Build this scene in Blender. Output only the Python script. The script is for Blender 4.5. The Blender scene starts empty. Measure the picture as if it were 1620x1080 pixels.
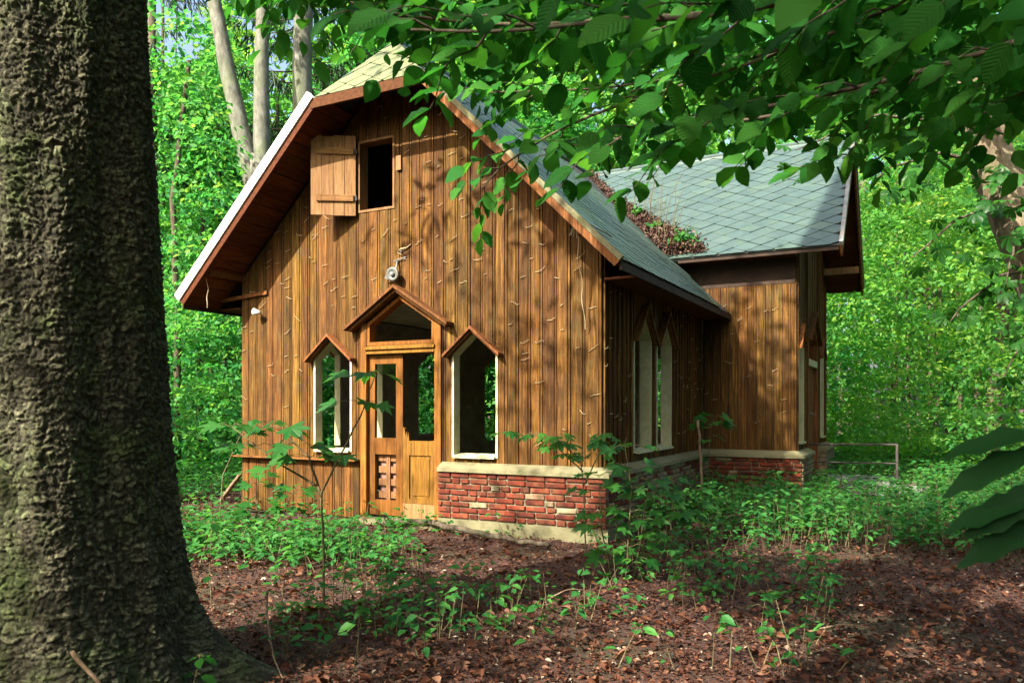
import bpy, bmesh, math, random
import numpy as np
from mathutils import Vector, Matrix, noise as mnoise

random.seed(7)
rng = np.random.default_rng(7)
S = bpy.context.scene
C = S.collection
R = math.radians

# ------------------------------------------------------------------ camera
cam = bpy.data.cameras.new('camera')
cam.sensor_width = 36.0
cam.lens = 1235.0 / 1620.0 * 36.0
cam.shift_y = 105.0 / 1620.0
cam.clip_start = 0.05
cam.clip_end = 2000
cam.dof.use_dof = True
cam.dof.focus_distance = 9.5
cam.dof.aperture_fstop = 9.0
camo = bpy.data.objects.new('camera', cam)
camo.location = (0, 0, 1.45)
camo.rotation_euler = (R(90), 0, 0)
C.objects.link(camo)
S.camera = camo

# ------------------------------------------------------------------ sky, sun, exposure
SUN = Vector((-0.418, -0.458, 0.515)).normalized()      # towards the sun
w = bpy.data.worlds.new('World')
S.world = w
w.use_nodes = True
nt = w.node_tree
nt.nodes.clear()
sky = nt.nodes.new('ShaderNodeTexSky')
sky.sky_type = 'NISHITA'
sky.sun_disc = False
sky.sun_elevation = math.asin(SUN.z)
sky.sun_rotation = math.atan2(SUN.x, SUN.y) % (2 * math.pi)
sky.air_density = 1.0
sky.dust_density = 6.0
sky.ozone_density = 1.0
bg = nt.nodes.new('ShaderNodeBackground')
bg.inputs['Strength'].default_value = 0.13
wo = nt.nodes.new('ShaderNodeOutputWorld')
nt.links.new(sky.outputs[0], bg.inputs[0])
nt.links.new(bg.outputs[0], wo.inputs[0])

sl = bpy.data.lights.new('sun', 'SUN')
sl.energy = 5.0
sl.angle = R(0.55)
sl.color = (1.0, 0.93, 0.80)
so = bpy.data.objects.new('sun', sl)
so.rotation_euler = (-SUN).to_track_quat('-Z', 'Y').to_euler()
so.location = SUN * 40
C.objects.link(so)

S.view_settings.view_transform = 'Standard'
S.view_settings.look = 'None'
S.view_settings.gamma = 1.0
S.view_settings.exposure = 1.8
S.view_settings.use_curve_mapping = False
cy = S.cycles
cy.use_denoising = True
cy.max_bounces = 6
cy.diffuse_bounces = 4
cy.glossy_bounces = 2
cy.transmission_bounces = 4
cy.transparent_max_bounces = 4
cy.caustics_reflective = False
cy.caustics_refractive = False
cy.sample_clamp_indirect = 6.0

# ------------------------------------------------------------------ materials
def new_mat(name):
    m = bpy.data.materials.new(name)
    m.use_nodes = True
    n = m.node_tree.nodes
    b = n['Principled BSDF']
    return m, m.node_tree, n, m.node_tree.links, b

def ramp(n, stops):
    r = n.new('ShaderNodeValToRGB')
    e = r.color_ramp.elements
    while len(e) < len(stops):
        e.new(0.5)
    for el, (p, c) in zip(e, stops):
        el.position = p
        el.color = (c[0], c[1], c[2], 1)
    return r

def coord(n, l, scale=(1, 1, 1), rnd=True):
    """object coordinates, pushed to another place for every object"""
    tc = n.new('ShaderNodeTexCoord')
    mp = n.new('ShaderNodeMapping')
    mp.inputs['Scale'].default_value = scale
    if rnd:
        oi = n.new('ShaderNodeObjectInfo')
        ml = n.new('ShaderNodeMath'); ml.operation = 'MULTIPLY'; ml.inputs[1].default_value = 37.0
        ad = n.new('ShaderNodeVectorMath'); ad.operation = 'ADD'
        l.new(oi.outputs['Random'], ml.inputs[0])
        l.new(tc.outputs['Object'], ad.inputs[0])
        l.new(ml.outputs[0], ad.inputs[1])
        l.new(ad.outputs[0], mp.inputs['Vector'])
    else:
        l.new(tc.outputs['Object'], mp.inputs['Vector'])
    return mp

def noise_tex(n, l, vec, scale, detail=4, rough=0.6, dist=0.0):
    t = n.new('ShaderNodeTexNoise')
    t.inputs['Scale'].default_value = scale
    t.inputs['Detail'].default_value = detail
    t.inputs['Roughness'].default_value = rough
    t.inputs['Distortion'].default_value = dist
    l.new(vec.outputs[0], t.inputs['Vector'])
    return t

def mix_col(n, l, fac, a, b, mode='MIX'):
    m = n.new('ShaderNodeMix'); m.data_type = 'RGBA'; m.blend_type = mode
    if isinstance(fac, float): m.inputs[0].default_value = fac
    else: l.new(fac, m.inputs[0])
    for k, v in ((6, a), (7, b)):
        if isinstance(v, tuple): m.inputs[k].default_value = (v[0], v[1], v[2], 1)
        else: l.new(v, m.inputs[k])
    return m.outputs[2]

def bump(n, l, b, h, strength=0.4, dist=0.01):
    bp = n.new('ShaderNodeBump')
    bp.inputs['Strength'].default_value = strength
    bp.inputs['Distance'].default_value = dist
    l.new(h, bp.inputs['Height'])
    l.new(bp.outputs[0], b.inputs['Normal'])

def val_ramp(n, l, src, a, b):
    mr = n.new('ShaderNodeMapRange')
    mr.inputs[1].default_value = a; mr.inputs[2].default_value = b
    l.new(src, mr.inputs[0])
    return mr.outputs[0]

def wood_mat(name, dark, mid, light, grain=(14, 14, 0.7), stain=(0.035, 0.018, 0.008), stain_amt=0.75, green=0.0, rough=0.78, var=0.5):
    m, t, n, l, b = new_mat(name)
    v = coord(n, l, grain)
    g = noise_tex(n, l, v, 3.0, 5, 0.65, 0.6)
    rp = ramp(n, [(0.28, dark), (0.5, mid), (0.74, light)])
    l.new(g.outputs[0], rp.inputs[0])
    col = rp.outputs[0]
    v2 = coord(n, l, (1.6, 1.6, 0.5))
    s = noise_tex(n, l, v2, 2.2, 5, 0.7, 0.4)
    col = mix_col(n, l, val_ramp(n, l, s.outputs[0], 0.52, 0.78), col, stain) if stain_amt > 0.99 else \
        mix_col(n, l, mulv(n, l, val_ramp(n, l, s.outputs[0], 0.47, 0.72), stain_amt), col, stain)
    if green > 0:
        v3 = coord(n, l, (1, 1, 0.6))
        gsn = noise_tex(n, l, v3, 4.5, 8, 0.8)
        col = mix_col(n, l, mulv(n, l, val_ramp(n, l, gsn.outputs[0], 0.55, 0.72), green), col, (0.075, 0.072, 0.028))
    v4 = coord(n, l, (30, 30, 0.9))
    sk = noise_tex(n, l, v4, 1.3, 3, 0.6)
    col = mix_col(n, l, mulv(n, l, val_ramp(n, l, sk.outputs[0], 0.56, 0.74), 0.55), col, stain)
    oi = n.new('ShaderNodeObjectInfo')
    hsv = n.new('ShaderNodeHueSaturation')
    fr = n.new('ShaderNodeMath'); fr.operation = 'FRACT'
    l.new(mulv(n, l, oi.outputs['Random'], 17.3), fr.inputs[0])
    mh = n.new('ShaderNodeMapRange'); mh.inputs[3].default_value = 0.496; mh.inputs[4].default_value = 0.514
    l.new(fr.outputs[0], mh.inputs[0]); l.new(mh.outputs[0], hsv.inputs['Hue'])
    mr = n.new('ShaderNodeMapRange'); mr.inputs[3].default_value = 1 - var * 0.5; mr.inputs[4].default_value = 1 + var * 0.5
    l.new(oi.outputs['Random'], mr.inputs[0]); l.new(mr.outputs[0], hsv.inputs['Value'])
    l.new(col, hsv.inputs['Color'])
    l.new(hsv.outputs[0], b.inputs['Base Color'])
    b.inputs['Roughness'].default_value = rough
    b.inputs['Specular IOR Level'].default_value = 0.14
    bump(n, l, b, g.outputs[0], 0.5, 0.004)
    return m

def mulv(n, l, a, k):
    q = n.new('ShaderNodeMath'); q.operation = 'MULTIPLY'; q.inputs[1].default_value = k
    l.new(a, q.inputs[0]); return q.outputs[0]

def patch_mat(name, c1, c2, scale=3.0, rough=0.8, c3=None, c3amt=0.6, c3scale=7.0, bmp=0.4, bdist=0.01, bscale=40, rnd=True, var=0.0, spec=0.3):
    m, t, n, l, b = new_mat(name)
    v = coord(n, l, (1, 1, 1), rnd)
    g = noise_tex(n, l, v, scale, 6, 0.65)
    rp = ramp(n, [(0.32, c1), (0.68, c2)])
    l.new(g.outputs[0], rp.inputs[0])
    col = rp.outputs[0]
    if c3:
        g3 = noise_tex(n, l, v, c3scale, 6, 0.7)
        col = mix_col(n, l, mulv(n, l, val_ramp(n, l, g3.outputs[0], 0.5, 0.68), c3amt), col, c3)
    if var:
        oi = n.new('ShaderNodeObjectInfo')
        hsv = n.new('ShaderNodeHueSaturation')
        mr = n.new('ShaderNodeMapRange'); mr.inputs[3].default_value = 1 - var; mr.inputs[4].default_value = 1 + var
        l.new(oi.outputs['Random'], mr.inputs[0]); l.new(mr.outputs[0], hsv.inputs['Value'])
        l.new(col, hsv.inputs['Color']); col = hsv.outputs[0]
    l.new(col, b.inputs['Base Color'])
    b.inputs['Roughness'].default_value = rough
    b.inputs['Specular IOR Level'].default_value = spec
    gb = noise_tex(n, l, v, bscale, 5, 0.65)
    bump(n, l, b, gb.outputs[0], bmp, bdist)
    return m

def leaf_mat(name, stops, trans=0.45, rough=0.5, use_obj=False, spec=0.3, tmul=1.5):
    m, t, n, l, b = new_mat(name)
    if use_obj:
        oi = n.new('ShaderNodeObjectInfo'); src = oi.outputs['Random']
    else:
        at = n.new('ShaderNodeAttribute'); at.attribute_name = 'rnd'; src = at.outputs['Fac']
    rp = ramp(n, stops)
    l.new(src, rp.inputs[0])
    l.new(rp.outputs[0], b.inputs['Base Color'])
    b.inputs['Roughness'].default_value = rough
    b.inputs['Specular IOR Level'].default_value = spec
    if trans > 0:
        tr = n.new('ShaderNodeBsdfTranslucent')
        br = mix_col(n, l, 1.0, rp.outputs[0], (tmul * 1.05, tmul, tmul * 0.5), 'MULTIPLY')
        l.new(br, tr.inputs['Color'])
        mx = n.new('ShaderNodeMixShader'); mx.inputs[0].default_value = trans
        l.new(b.outputs[0], mx.inputs[1]); l.new(tr.outputs[0], mx.inputs[2])
        l.new(mx.outputs[0], n['Material Output'].inputs['Surface'])
    return m

M = {}
M['board'] = wood_mat('board_wood', (0.022, 0.0085, 0.002), (0.088, 0.036, 0.0075), (0.215, 0.102, 0.021), green=0.65, stain_amt=0.93, var=0.55)
M['trim'] = wood_mat('trim_wood', (0.06, 0.020, 0.007), (0.14, 0.050, 0.015), (0.26, 0.11, 0.035), stain_amt=0.6)
M['soffit'] = wood_mat('soffit_wood', (0.04, 0.011, 0.004), (0.085, 0.024, 0.008), (0.13, 0.040, 0.013), grain=(8, 1, 8), stain_amt=0.5)
M['barge'] = wood_mat('barge_wood', (0.07, 0.020, 0.007), (0.135, 0.042, 0.013), (0.21, 0.08, 0.025), grain=(3, 14, 3), stain_amt=0.4)
M['door'] = wood_mat('door_wood', (0.07, 0.024, 0.004), (0.17, 0.066, 0.010), (0.26, 0.115, 0.022), stain_amt=0.7, var=0.3)
M['shutter'] = wood_mat('shutter_wood', (0.12, 0.052, 0.020), (0.22, 0.112, 0.048), (0.31, 0.18, 0.09), stain_amt=0.45)
M['pinkboard'] = patch_mat('pinkish_board', (0.16, 0.075, 0.055), (0.27, 0.15, 0.11), 5)
M['batten'] = wood_mat('batten_wood', (0.10, 0.045, 0.018), (0.20, 0.095, 0.035), (0.32, 0.17, 0.07), grain=(1, 14, 14), stain_amt=0.5)
M['dark'] = patch_mat('dark_timber', (0.018, 0.010, 0.006), (0.045, 0.024, 0.012), 4)
M['cream'] = patch_mat('cream_paint', (0.34, 0.32, 0.175), (0.46, 0.44, 0.27), 5, 0.6, (0.25, 0.22, 0.12), 0.5, 9, 0.25, 0.004, 30)
M['plaster'] = patch_mat('old_plaster', (0.26, 0.20, 0.14), (0.40, 0.33, 0.24), 2, 0.9, (0.14, 0.09, 0.055), 0.7, 3)
M['cement'] = patch_mat('mossy_cement', (0.10, 0.092, 0.045), (0.22, 0.20, 0.115), 4, 0.9, (0.085, 0.095, 0.028), 0.8, 4, 0.5, 0.01, 50)
M['slab'] = patch_mat('concrete_slab', (0.11, 0.12, 0.11), (0.20, 0.21, 0.19), 4, 0.9, (0.12, 0.14, 0.08), 0.6, 6)
M['mortar'] = patch_mat('mortar', (0.09, 0.075, 0.045), (0.19, 0.165, 0.11), 8, 0.95, (0.12, 0.11, 0.06), 0.5, 10)
M['brick'] = patch_mat('red_brick', (0.030, 0.006, 0.003), (0.165, 0.026, 0.009), 6, 0.85, (0.20, 0.13, 0.055), 0.35, 6.5, 0.6, 0.006, 60, True, 0.35)
M['brick_pale'] = patch_mat('whitewashed_brick', (0.085, 0.06, 0.03), (0.25, 0.215, 0.13), 7, 0.9, (0.24, 0.07, 0.035), 0.7, 5, 0.6, 0.006, 60, True, 0.25)
M['slate'] = patch_mat('roof_slate', (0.034, 0.060, 0.054), (0.052, 0.082, 0.073), 5, 0.36, (0.070, 0.105, 0.055), 0.55, 1.6, 0.2, 0.002, 80, True, 0.09, 0.6)
M['slate_moss_lit'] = patch_mat('lit_mossy_slate', (0.085, 0.105, 0.050), (0.14, 0.155, 0.072), 5, 0.6, (0.17, 0.17, 0.06), 0.6, 2.0, 0.3, 0.003, 70, True, 0.1, 0.3)  # moss colour, with the direct sun on the hip put into it
M['slate_green'] = patch_mat('green_slate', (0.036, 0.066, 0.054), (0.058, 0.092, 0.074), 5, 0.4, (0.085, 0.125, 0.055), 0.7, 1.3, 0.25, 0.002, 80, True, 0.10, 0.5)
M['felt'] = patch_mat('roof_felt', (0.02, 0.02, 0.018), (0.04, 0.04, 0.035), 4)
M['white'] = patch_mat('white_flashing', (0.70, 0.72, 0.70), (0.82, 0.83, 0.82), 4, 0.5, (0.45, 0.46, 0.40), 0.4, 6, 0.1)
M['metal'] = patch_mat('galvanised_metal', (0.09, 0.10, 0.10), (0.20, 0.21, 0.21), 9, 0.45, (0.20, 0.12, 0.06), 0.5, 6, 0.2)
M['lampgrey'] = patch_mat('lamp_enamel', (0.07, 0.075, 0.07), (0.15, 0.155, 0.14), 14, 0.4, (0.10, 0.07, 0.04), 0.5, 12)
M['heap'] = leaf_mat('old_dead_leaf', [(0.0, (0.020, 0.009, 0.006)), (0.5, (0.055, 0.025, 0.016)), (0.9, (0.11, 0.065, 0.045)), (1.0, (0.22, 0.16, 0.12))], 0.08, 0.8)
M['rust'] = patch_mat('rusty_iron', (0.03, 0.027, 0.024), (0.07, 0.06, 0.05), 12, 0.8)
M['wire'] = patch_mat('pale_tendril', (0.26, 0.19, 0.10), (0.42, 0.33, 0.20), 6, 0.8)
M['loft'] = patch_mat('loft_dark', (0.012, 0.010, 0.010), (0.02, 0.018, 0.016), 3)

# glass
m, t, n, l, b = new_mat('dusty_glass')
gl = n.new('ShaderNodeBsdfGlossy'); gl.inputs['Roughness'].default_value = 0.05
tp = n.new('ShaderNodeBsdfTransparent'); tp.inputs[0].default_value = (0.72, 0.74, 0.70, 1)
mx = n.new('ShaderNodeMixShader'); mx.inputs[0].default_value = 0.05
l.new(tp.outputs[0], mx.inputs[1]); l.new(gl.outputs[0], mx.inputs[2]); l.new(mx.outputs[0], n['Material Output'].inputs[0])
M['glass'] = m

# ground
m, t, n, l, b = new_mat('forest_floor')
v = coord(n, l, (1, 1, 1), False)
a1 = noise_tex(n, l, v, 22, 6, 0.75)
rp = ramp(n, [(0.3, (0.012, 0.005, 0.003)), (0.5, (0.045, 0.015, 0.008)), (0.7, (0.11, 0.048, 0.025))])
l.new(a1.outputs[0], rp.inputs[0])
a2 = noise_tex(n, l, v, 0.6, 5, 0.6)
col = mix_col(n, l, mulv(n, l, val_ramp(n, l, a2.outputs[0], 0.48, 0.65), 0.5), rp.outputs[0], (0.03, 0.05, 0.012))
l.new(col, b.inputs['Base Color']); b.inputs['Roughness'].default_value = 0.95
bump(n, l, b, a1.outputs[0], 0.8, 0.03)
M['ground'] = m

def bark_mat(name, dark, mid, light, moss=None, mossamt=0.5, scale=(9, 9, 3), bs=0.8, bd=0.02):
    m, t, n, l, b = new_mat(name)
    v = coord(n, l, scale, False)
    g = noise_tex(n, l, v, 2.0, 8, 0.72, 0.3)
    rp = ramp(n, [(0.34, dark), (0.5, mid), (0.68, light)])
    l.new(g.outputs[0], rp.inputs[0]); col = rp.outputs[0]
    if moss:
        v2 = coord(n, l, (1, 1, 0.7), False)
        g2 = noise_tex(n, l, v2, 2.6, 7, 0.7)
        col = mix_col(n, l, mulv(n, l, val_ramp(n, l, g2.outputs[0], 0.48, 0.66), mossamt), col, moss)
    l.new(col, b.inputs['Base Color']); b.inputs['Roughness'].default_value = 0.9
    b.inputs['Specular IOR Level'].default_value = 0.2
    bump(n, l, b, g.outputs[0], bs, bd)
    return m
M['spruce_bark'] = bark_mat('spruce_bark', (0.018, 0.016, 0.010), (0.056, 0.052, 0.034), (0.125, 0.125, 0.088), (0.052, 0.078, 0.022), 0.85, (26, 26, 22), 0.9, 0.012)
_m = M['spruce_bark']; _n = _m.node_tree.nodes; _l = _m.node_tree.links; _b = _n['Principled BSDF']
_src = _b.inputs['Base Color'].links[0].from_socket
_at = _n.new('ShaderNodeAttribute'); _at.attribute_name = 'rnd'
_rp = ramp(_n, [(0.2, (0.5, 0.48, 0.45)), (0.55, (1.0, 0.97, 0.9)), (0.85, (1.9, 1.9, 1.7))])
_l.new(_at.outputs['Fac'], _rp.inputs[0])
_l.new(mix_col(_n, _l, 1.0, _src, _rp.outputs[0], 'MULTIPLY'), _b.inputs['Base Color'])
M['beech_bark'] = bark_mat('beech_bark', (0.06, 0.06, 0.045), (0.115, 0.115, 0.09), (0.19, 0.19, 0.155), (0.10, 0.14, 0.05), 0.5, (5, 5, 2), 0.3, 0.01)
M['brown_bark'] = bark_mat('brown_bark', (0.03, 0.022, 0.015), (0.08, 0.06, 0.042), (0.15, 0.12, 0.085), (0.06, 0.09, 0.03), 0.4, (10, 10, 3), 0.7, 0.02)
M['pale_bark'] = bark_mat('pale_bark', (0.17, 0.15, 0.11), (0.29, 0.27, 0.21), (0.42, 0.40, 0.32), (0.22, 0.24, 0.12), 0.4, (4, 4, 1.5), 0.3, 0.01)
M['tan_bark'] = bark_mat('tan_bark', (0.06, 0.042, 0.028), (0.15, 0.115, 0.075), (0.27, 0.22, 0.155), (0.09, 0.10, 0.035), 0.5, (7, 7, 3), 0.7, 0.015)
M['stem'] = bark_mat('green_stem', (0.05, 0.04, 0.02), (0.11, 0.09, 0.045), (0.17, 0.15, 0.08), None, 0, (20, 20, 6), 0.3, 0.003)
M['dead_wood'] = bark_mat('dead_wood', (0.09, 0.055, 0.03), (0.20, 0.13, 0.08), (0.33, 0.24, 0.16), None, 0, (4, 4, 4), 0.5, 0.01)

G1, G2, G3, G4 = (0.012, 0.055, 0.008), (0.025, 0.11, 0.012), (0.050, 0.165, 0.018), (0.11, 0.22, 0.025)
M['leaf_near'] = leaf_mat('beech_leaf', [(0.0, (0.008, 0.052, 0.010)), (0.5, (0.017, 0.100, 0.015)), (1.0, (0.042, 0.165, 0.022))], 0.5, 0.6, True, 0.06, 1.8)
M['leaf_crown'] = leaf_mat('crown_leaf', [(0.0, (0.016, 0.095, 0.018)), (0.5, (0.030, 0.150, 0.024)), (1.0, (0.07, 0.21, 0.032))], 0.5, 0.6, False, 0.06, 1.8)
M['leaf_thick'] = leaf_mat('thicket_leaf', [(0.0, (0.020, 0.130, 0.042)), (0.4, (0.044, 0.215, 0.058)), (0.8, (0.095, 0.27, 0.058)), (1.0, (0.20, 0.34, 0.07))], 0.5, 0.5, False, 0.2, 2.0)
M['leaf_yellow'] = leaf_mat('sunny_leaf', [(0.0, (0.030, 0.155, 0.040)), (0.45, (0.085, 0.255, 0.055)), (0.85, (0.17, 0.31, 0.06)), (1.0, (0.32, 0.39, 0.10))], 0.55, 0.5, False, 0.2, 2.0)
M['leaf_chest'] = leaf_mat('chestnut_leaf', [(0.0, (0.014, 0.075, 0.012)), (1.0, (0.04, 0.145, 0.020))], 0.45, 0.42, True)
M['leaf_sap'] = leaf_mat('sapling_leaf', [(0.0, (0.016, 0.095, 0.016)), (1.0, (0.05, 0.18, 0.025))], 0.45, 0.42, True)
M['herb'] = leaf_mat('herb_leaf', [(0.0, (0.018, 0.105, 0.026)), (0.5, (0.034, 0.155, 0.032)), (1.0, (0.085, 0.24, 0.045))], 0.45, 0.5, False, 0.2, 1.8)
M['needle'] = leaf_mat('spruce_needle', [(0.0, (0.010, 0.035, 0.012)), (1.0, (0.030, 0.075, 0.02))], 0.15, 0.6)
M['litter'] = leaf_mat('dead_leaf', [(0.0, (0.022, 0.007, 0.003)), (0.35, (0.056, 0.016, 0.007)), (0.7, (0.105, 0.036, 0.016)), (0.94, (0.15, 0.075, 0.042)), (1.0, (0.36, 0.29, 0.22))], 0.12, 0.7)

_m = M['leaf_near']; _n = _m.node_tree.nodes; _l = _m.node_tree.links; _b = _n['Principled BSDF']
_tc = _n.new('ShaderNodeTexCoord'); _sx = _n.new('ShaderNodeSeparateXYZ'); _l.new(_tc.outputs['Object'], _sx.inputs[0])
def _mth(op, a, b_=None):
    q = _n.new('ShaderNodeMath'); q.operation = op
    for i, v in enumerate((a, b_)):
        if v is None: continue
        if isinstance(v, float): q.inputs[i].default_value = v
        else: _l.new(v, q.inputs[i])
    return q.outputs[0]
_ay = _mth('ABSOLUTE', _sx.outputs[1])
_vein = _mth('SUBTRACT', _sx.outputs[0], _mth('MULTIPLY', _ay, 0.75))
_fr = _mth('ABSOLUTE', _mth('SUBTRACT', _mth('FRACT', _mth('MULTIPLY', _vein, 10.0)), 0.5))
_line = _mth('MAXIMUM', _mth('LESS_THAN', _fr, 0.06), _mth('LESS_THAN', _ay, 0.010))
_src = _b.inputs['Base Color'].links[0].from_socket
_l.new(mix_col(_n, _l, mulv(_n, _l, _line, 0.35), _src, (0.10, 0.22, 0.05)), _b.inputs['Base Color'])
bump(_n, _l, _b, _fr, 0.35, 0.06)

# ------------------------------------------------------------------ helpers
def link(o, parent=None):
    C.objects.link(o)
    if parent is not None:
        o.parent = parent
    return o

def tag(o, label=None, cat=None, group=None, kind=None):
    if label: o['label'] = label
    if cat: o['category'] = cat
    if group: o['group'] = group
    if kind: o['kind'] = kind
    return o

def empty(name, loc=(0, 0, 0), rz=0.0):
    o = bpy.data.objects.new(name, None)
    o.empty_display_size = 0.2
    o.location = loc
    o.rotation_euler = (0, 0, rz)
    C.objects.link(o)
    return o

class MB:
    def __init__(s):
        s.v = []; s.f = []
    def prism(s, a, b):
        """two rings of matching points joined into a closed solid"""
        k = len(s.v); n_ = len(a)
        s.v += [tuple(p) for p in a] + [tuple(p) for p in b]
        s.f.append(list(range(k, k + n_)))
        s.f.append(list(range(k + 2 * n_ - 1, k + n_ - 1, -1)))
        for i in range(n_):
            j = (i + 1) % n_
            s.f.append([k + i, k + n_ + i, k + n_ + j, k + j])
        return s
    def box(s, x0, x1, y0, y1, z0, z1):
        return s.prism([(x0, y0, z0), (x1, y0, z0), (x1, y1, z0), (x0, y1, z0)], [(x0, y0, z1), (x1, y0, z1), (x1, y1, z1), (x0, y1, z1)])
    def tube(s, pts, rad, sides=6, cap=True):
        pts = [Vector(p) for p in pts]
        if not hasattr(rad, '__len__'): rad = [rad] * len(pts)
        k = len(s.v)
        up = Vector((0.31, 0.2, 0.93)).normalized()
        prev = None
        for i, p in enumerate(pts):
            d = (pts[min(i + 1, len(pts) - 1)] - pts[max(i - 1, 0)]).normalized()
            if prev is None:
                a = d.cross(up)
                if a.length < 0.1: a = d.cross(Vector((1, 0, 0)))
                a.normalize()
            else:
                a = (prev - d * prev.dot(d)).normalized()
            prev = a
            bb = d.cross(a)
            for q in range(sides):
                th = 2 * math.pi * q / sides
                s.v.append(tuple(p + (a * math.cos(th) + bb * math.sin(th)) * rad[i]))
        for i in range(len(pts) - 1):
            for q in range(sides):
                r_ = (q + 1) % sides
                s.f.append([k + i * sides + q, k + i * sides + r_, k + (i + 1) * sides + r_, k + (i + 1) * sides + q])
        if cap:
            s.f.append([k + q for q in range(sides)][::-1])
            s.f.append([k + (len(pts) - 1) * sides + q for q in range(sides)])
        return s
    def lathe(s, prof, origin, axis, sides=16):
        ax = Vector(axis).normalized()
        a = ax.orthogonal().normalized(); bb = ax.cross(a)
        k = len(s.v); o = Vector(origin)
        for (r_, h) in prof:
            for q in range(sides):
                th = 2 * math.pi * q / sides
                s.v.append(tuple(o + ax * h + (a * math.cos(th) + bb * math.sin(th)) * max(r_, 0.0005)))
        for i in range(len(prof) - 1):
            for q in range(sides):
                r2 = (q + 1) % sides
                s.f.append([k + i * sides + q, k + i * sides + r2, k + (i + 1) * sides + r2, k + (i + 1) * sides + q])
        return s
    def mesh(s, name, mat, smooth=False, recalc=True):
        me = bpy.data.meshes.new(name)
        me.from_pydata(s.v, [], s.f)
        if recalc:
            bm = bmesh.new(); bm.from_mesh(me)
            bmesh.ops.recalc_face_normals(bm, faces=bm.faces)
            bm.to_mesh(me); bm.free()
        me.materials.append(mat)
        if smooth:
            me.polygons.foreach_set('use_smooth', [True] * len(me.polygons))
        me.update()
        return me
    def build(s, name, mat, parent=None, smooth=False, recalc=True):
        return link(bpy.data.objects.new(name, s.mesh(name, mat, smooth, recalc)), parent)

def raw_mesh(name, V, loops, starts, totals, mat, rnd=None, smooth=False):
    me = bpy.data.meshes.new(name)
    me.vertices.add(len(V)); me.vertices.foreach_set('co', np.asarray(V, dtype=np.float32).ravel())
    me.loops.add(len(loops)); me.loops.foreach_set('vertex_index', np.asarray(loops, dtype=np.int32))
    me.polygons.add(len(starts))
    me.polygons.foreach_set('loop_start', np.asarray(starts, dtype=np.int32))
    me.polygons.foreach_set('loop_total', np.asarray(totals, dtype=np.int32))
    if rnd is not None:
        at = me.attributes.new('rnd', 'FLOAT', 'FACE')
        at.data.foreach_set('value', np.asarray(rnd, dtype=np.float32))
    if smooth:
        me.polygons.foreach_set('use_smooth', np.ones(len(starts), dtype=bool))
    me.update(calc_edges=True)
    me.materials.append(mat)
    return me

def unit(a):
    return a / np.maximum(np.linalg.norm(a, axis=1, keepdims=True), 1e-9)

def leaf_arrays(P, T, N, L, W, half=((0.45, 1.0),), fold=0.18, droop=0.15):
    """vertices of n leaves: base, right outline, tip, left outline; two faces each"""
    n_ = len(P); k = len(half)
    T = unit(T); N = unit(N - T * np.sum(N * T, axis=1, keepdims=True)); B = np.cross(T, N)
    L = L[:, None]; W = W[:, None]
    cols = [P]
    for (tt, ww) in half:
        cols.append(P + T * L * tt + B * W * 0.5 * ww + N * W * fold * ww - N * L * droop * tt * tt)
    cols.append(P + T * L - N * L * droop)
    for (tt, ww) in half[::-1]:
        cols.append(P + T * L * tt - B * W * 0.5 * ww + N * W * fold * ww - N * L * droop * tt * tt)
    V = np.stack(cols, axis=1).reshape(-1, 3)
    nv = 2 * k + 2
    fr = [0] + list(range(1, k + 2)); fl = [0] + list(range(k + 1, nv))
    base = np.arange(n_)[:, None] * nv
    loops = np.concatenate([base + np.array(fr)[None], base + np.array(fl)[None]], axis=1).ravel()
    m_ = k + 2
    starts = np.arange(2 * n_) * m_
    totals = np.full(2 * n_, m_)
    return V, loops, starts, totals

def leaf_cloud(name, P, T, N, L, W, mat, parent=None, half=((0.45, 1.0),), fold=0.18, droop=0.15, rnd=None):
    V, lo, st, to = leaf_arrays(P, T, N, L, W, half, fold, droop)
    if rnd is None: rnd = rng.random(len(P))
    me = raw_mesh(name, V, lo, st, to, mat, np.repeat(rnd, 2))
    return link(bpy.data.objects.new(name, me), parent)

def rand_dirs(n_, up=0.0):
    d = rng.normal(size=(n_, 3)); d[:, 2] += up
    return unit(d)

def sprays(centers, radius, per, size, flat=0.25, droop=0.3, tilt=0.5):
    """leaf positions in tilted flat sprays round each centre"""
    c = np.repeat(centers, per, axis=0); n_ = len(c)
    nr = unit(np.column_stack([rng.normal(0, tilt * 0.5, len(centers)), rng.normal(0, tilt * 0.5, len(centers)), np.ones(len(centers))]))
    nn = np.repeat(nr, per, axis=0)
    a = rng.random(n_) * 2 * np.pi; r_ = np.sqrt(rng.random(n_)) * np.repeat(radius, per)
    off = np.column_stack([np.cos(a) * r_, np.sin(a) * r_, rng.normal(0, flat, n_) * np.repeat(radius, per)])
    off[:, 2] += -off[:, 0] * nn[:, 0] - off[:, 1] * nn[:, 1] - droop * r_ * r_ / np.maximum(np.repeat(radius, per), 0.1)
    P = c + off
    T = np.column_stack([np.cos(a), np.sin(a), np.full(n_, -0.35)]) + rng.normal(0, 0.5, (n_, 3))
    N = nn + rng.normal(0, 0.45, (n_, 3))
    L = size * (0.65 + 0.7 * rng.random(n_))
    # one hue for a spray, a little play for each leaf
    rn = np.clip(np.repeat(rng.random(len(centers)), per) * 0.6 + rng.random(n_) * 0.4, 0, 1)
    return P, T, N, L, L * (0.6 + 0.2 * rng.random(n_)), rn

# ------------------------------------------------------------------ terrain
def gz(x, y):
    return 0.035 * mnoise.noise((x * 0.55, y * 0.55, 3.1)) + 0.015 * mnoise.noise((x * 2.1, y * 2.1, 8.0)) - 0.02

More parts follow.
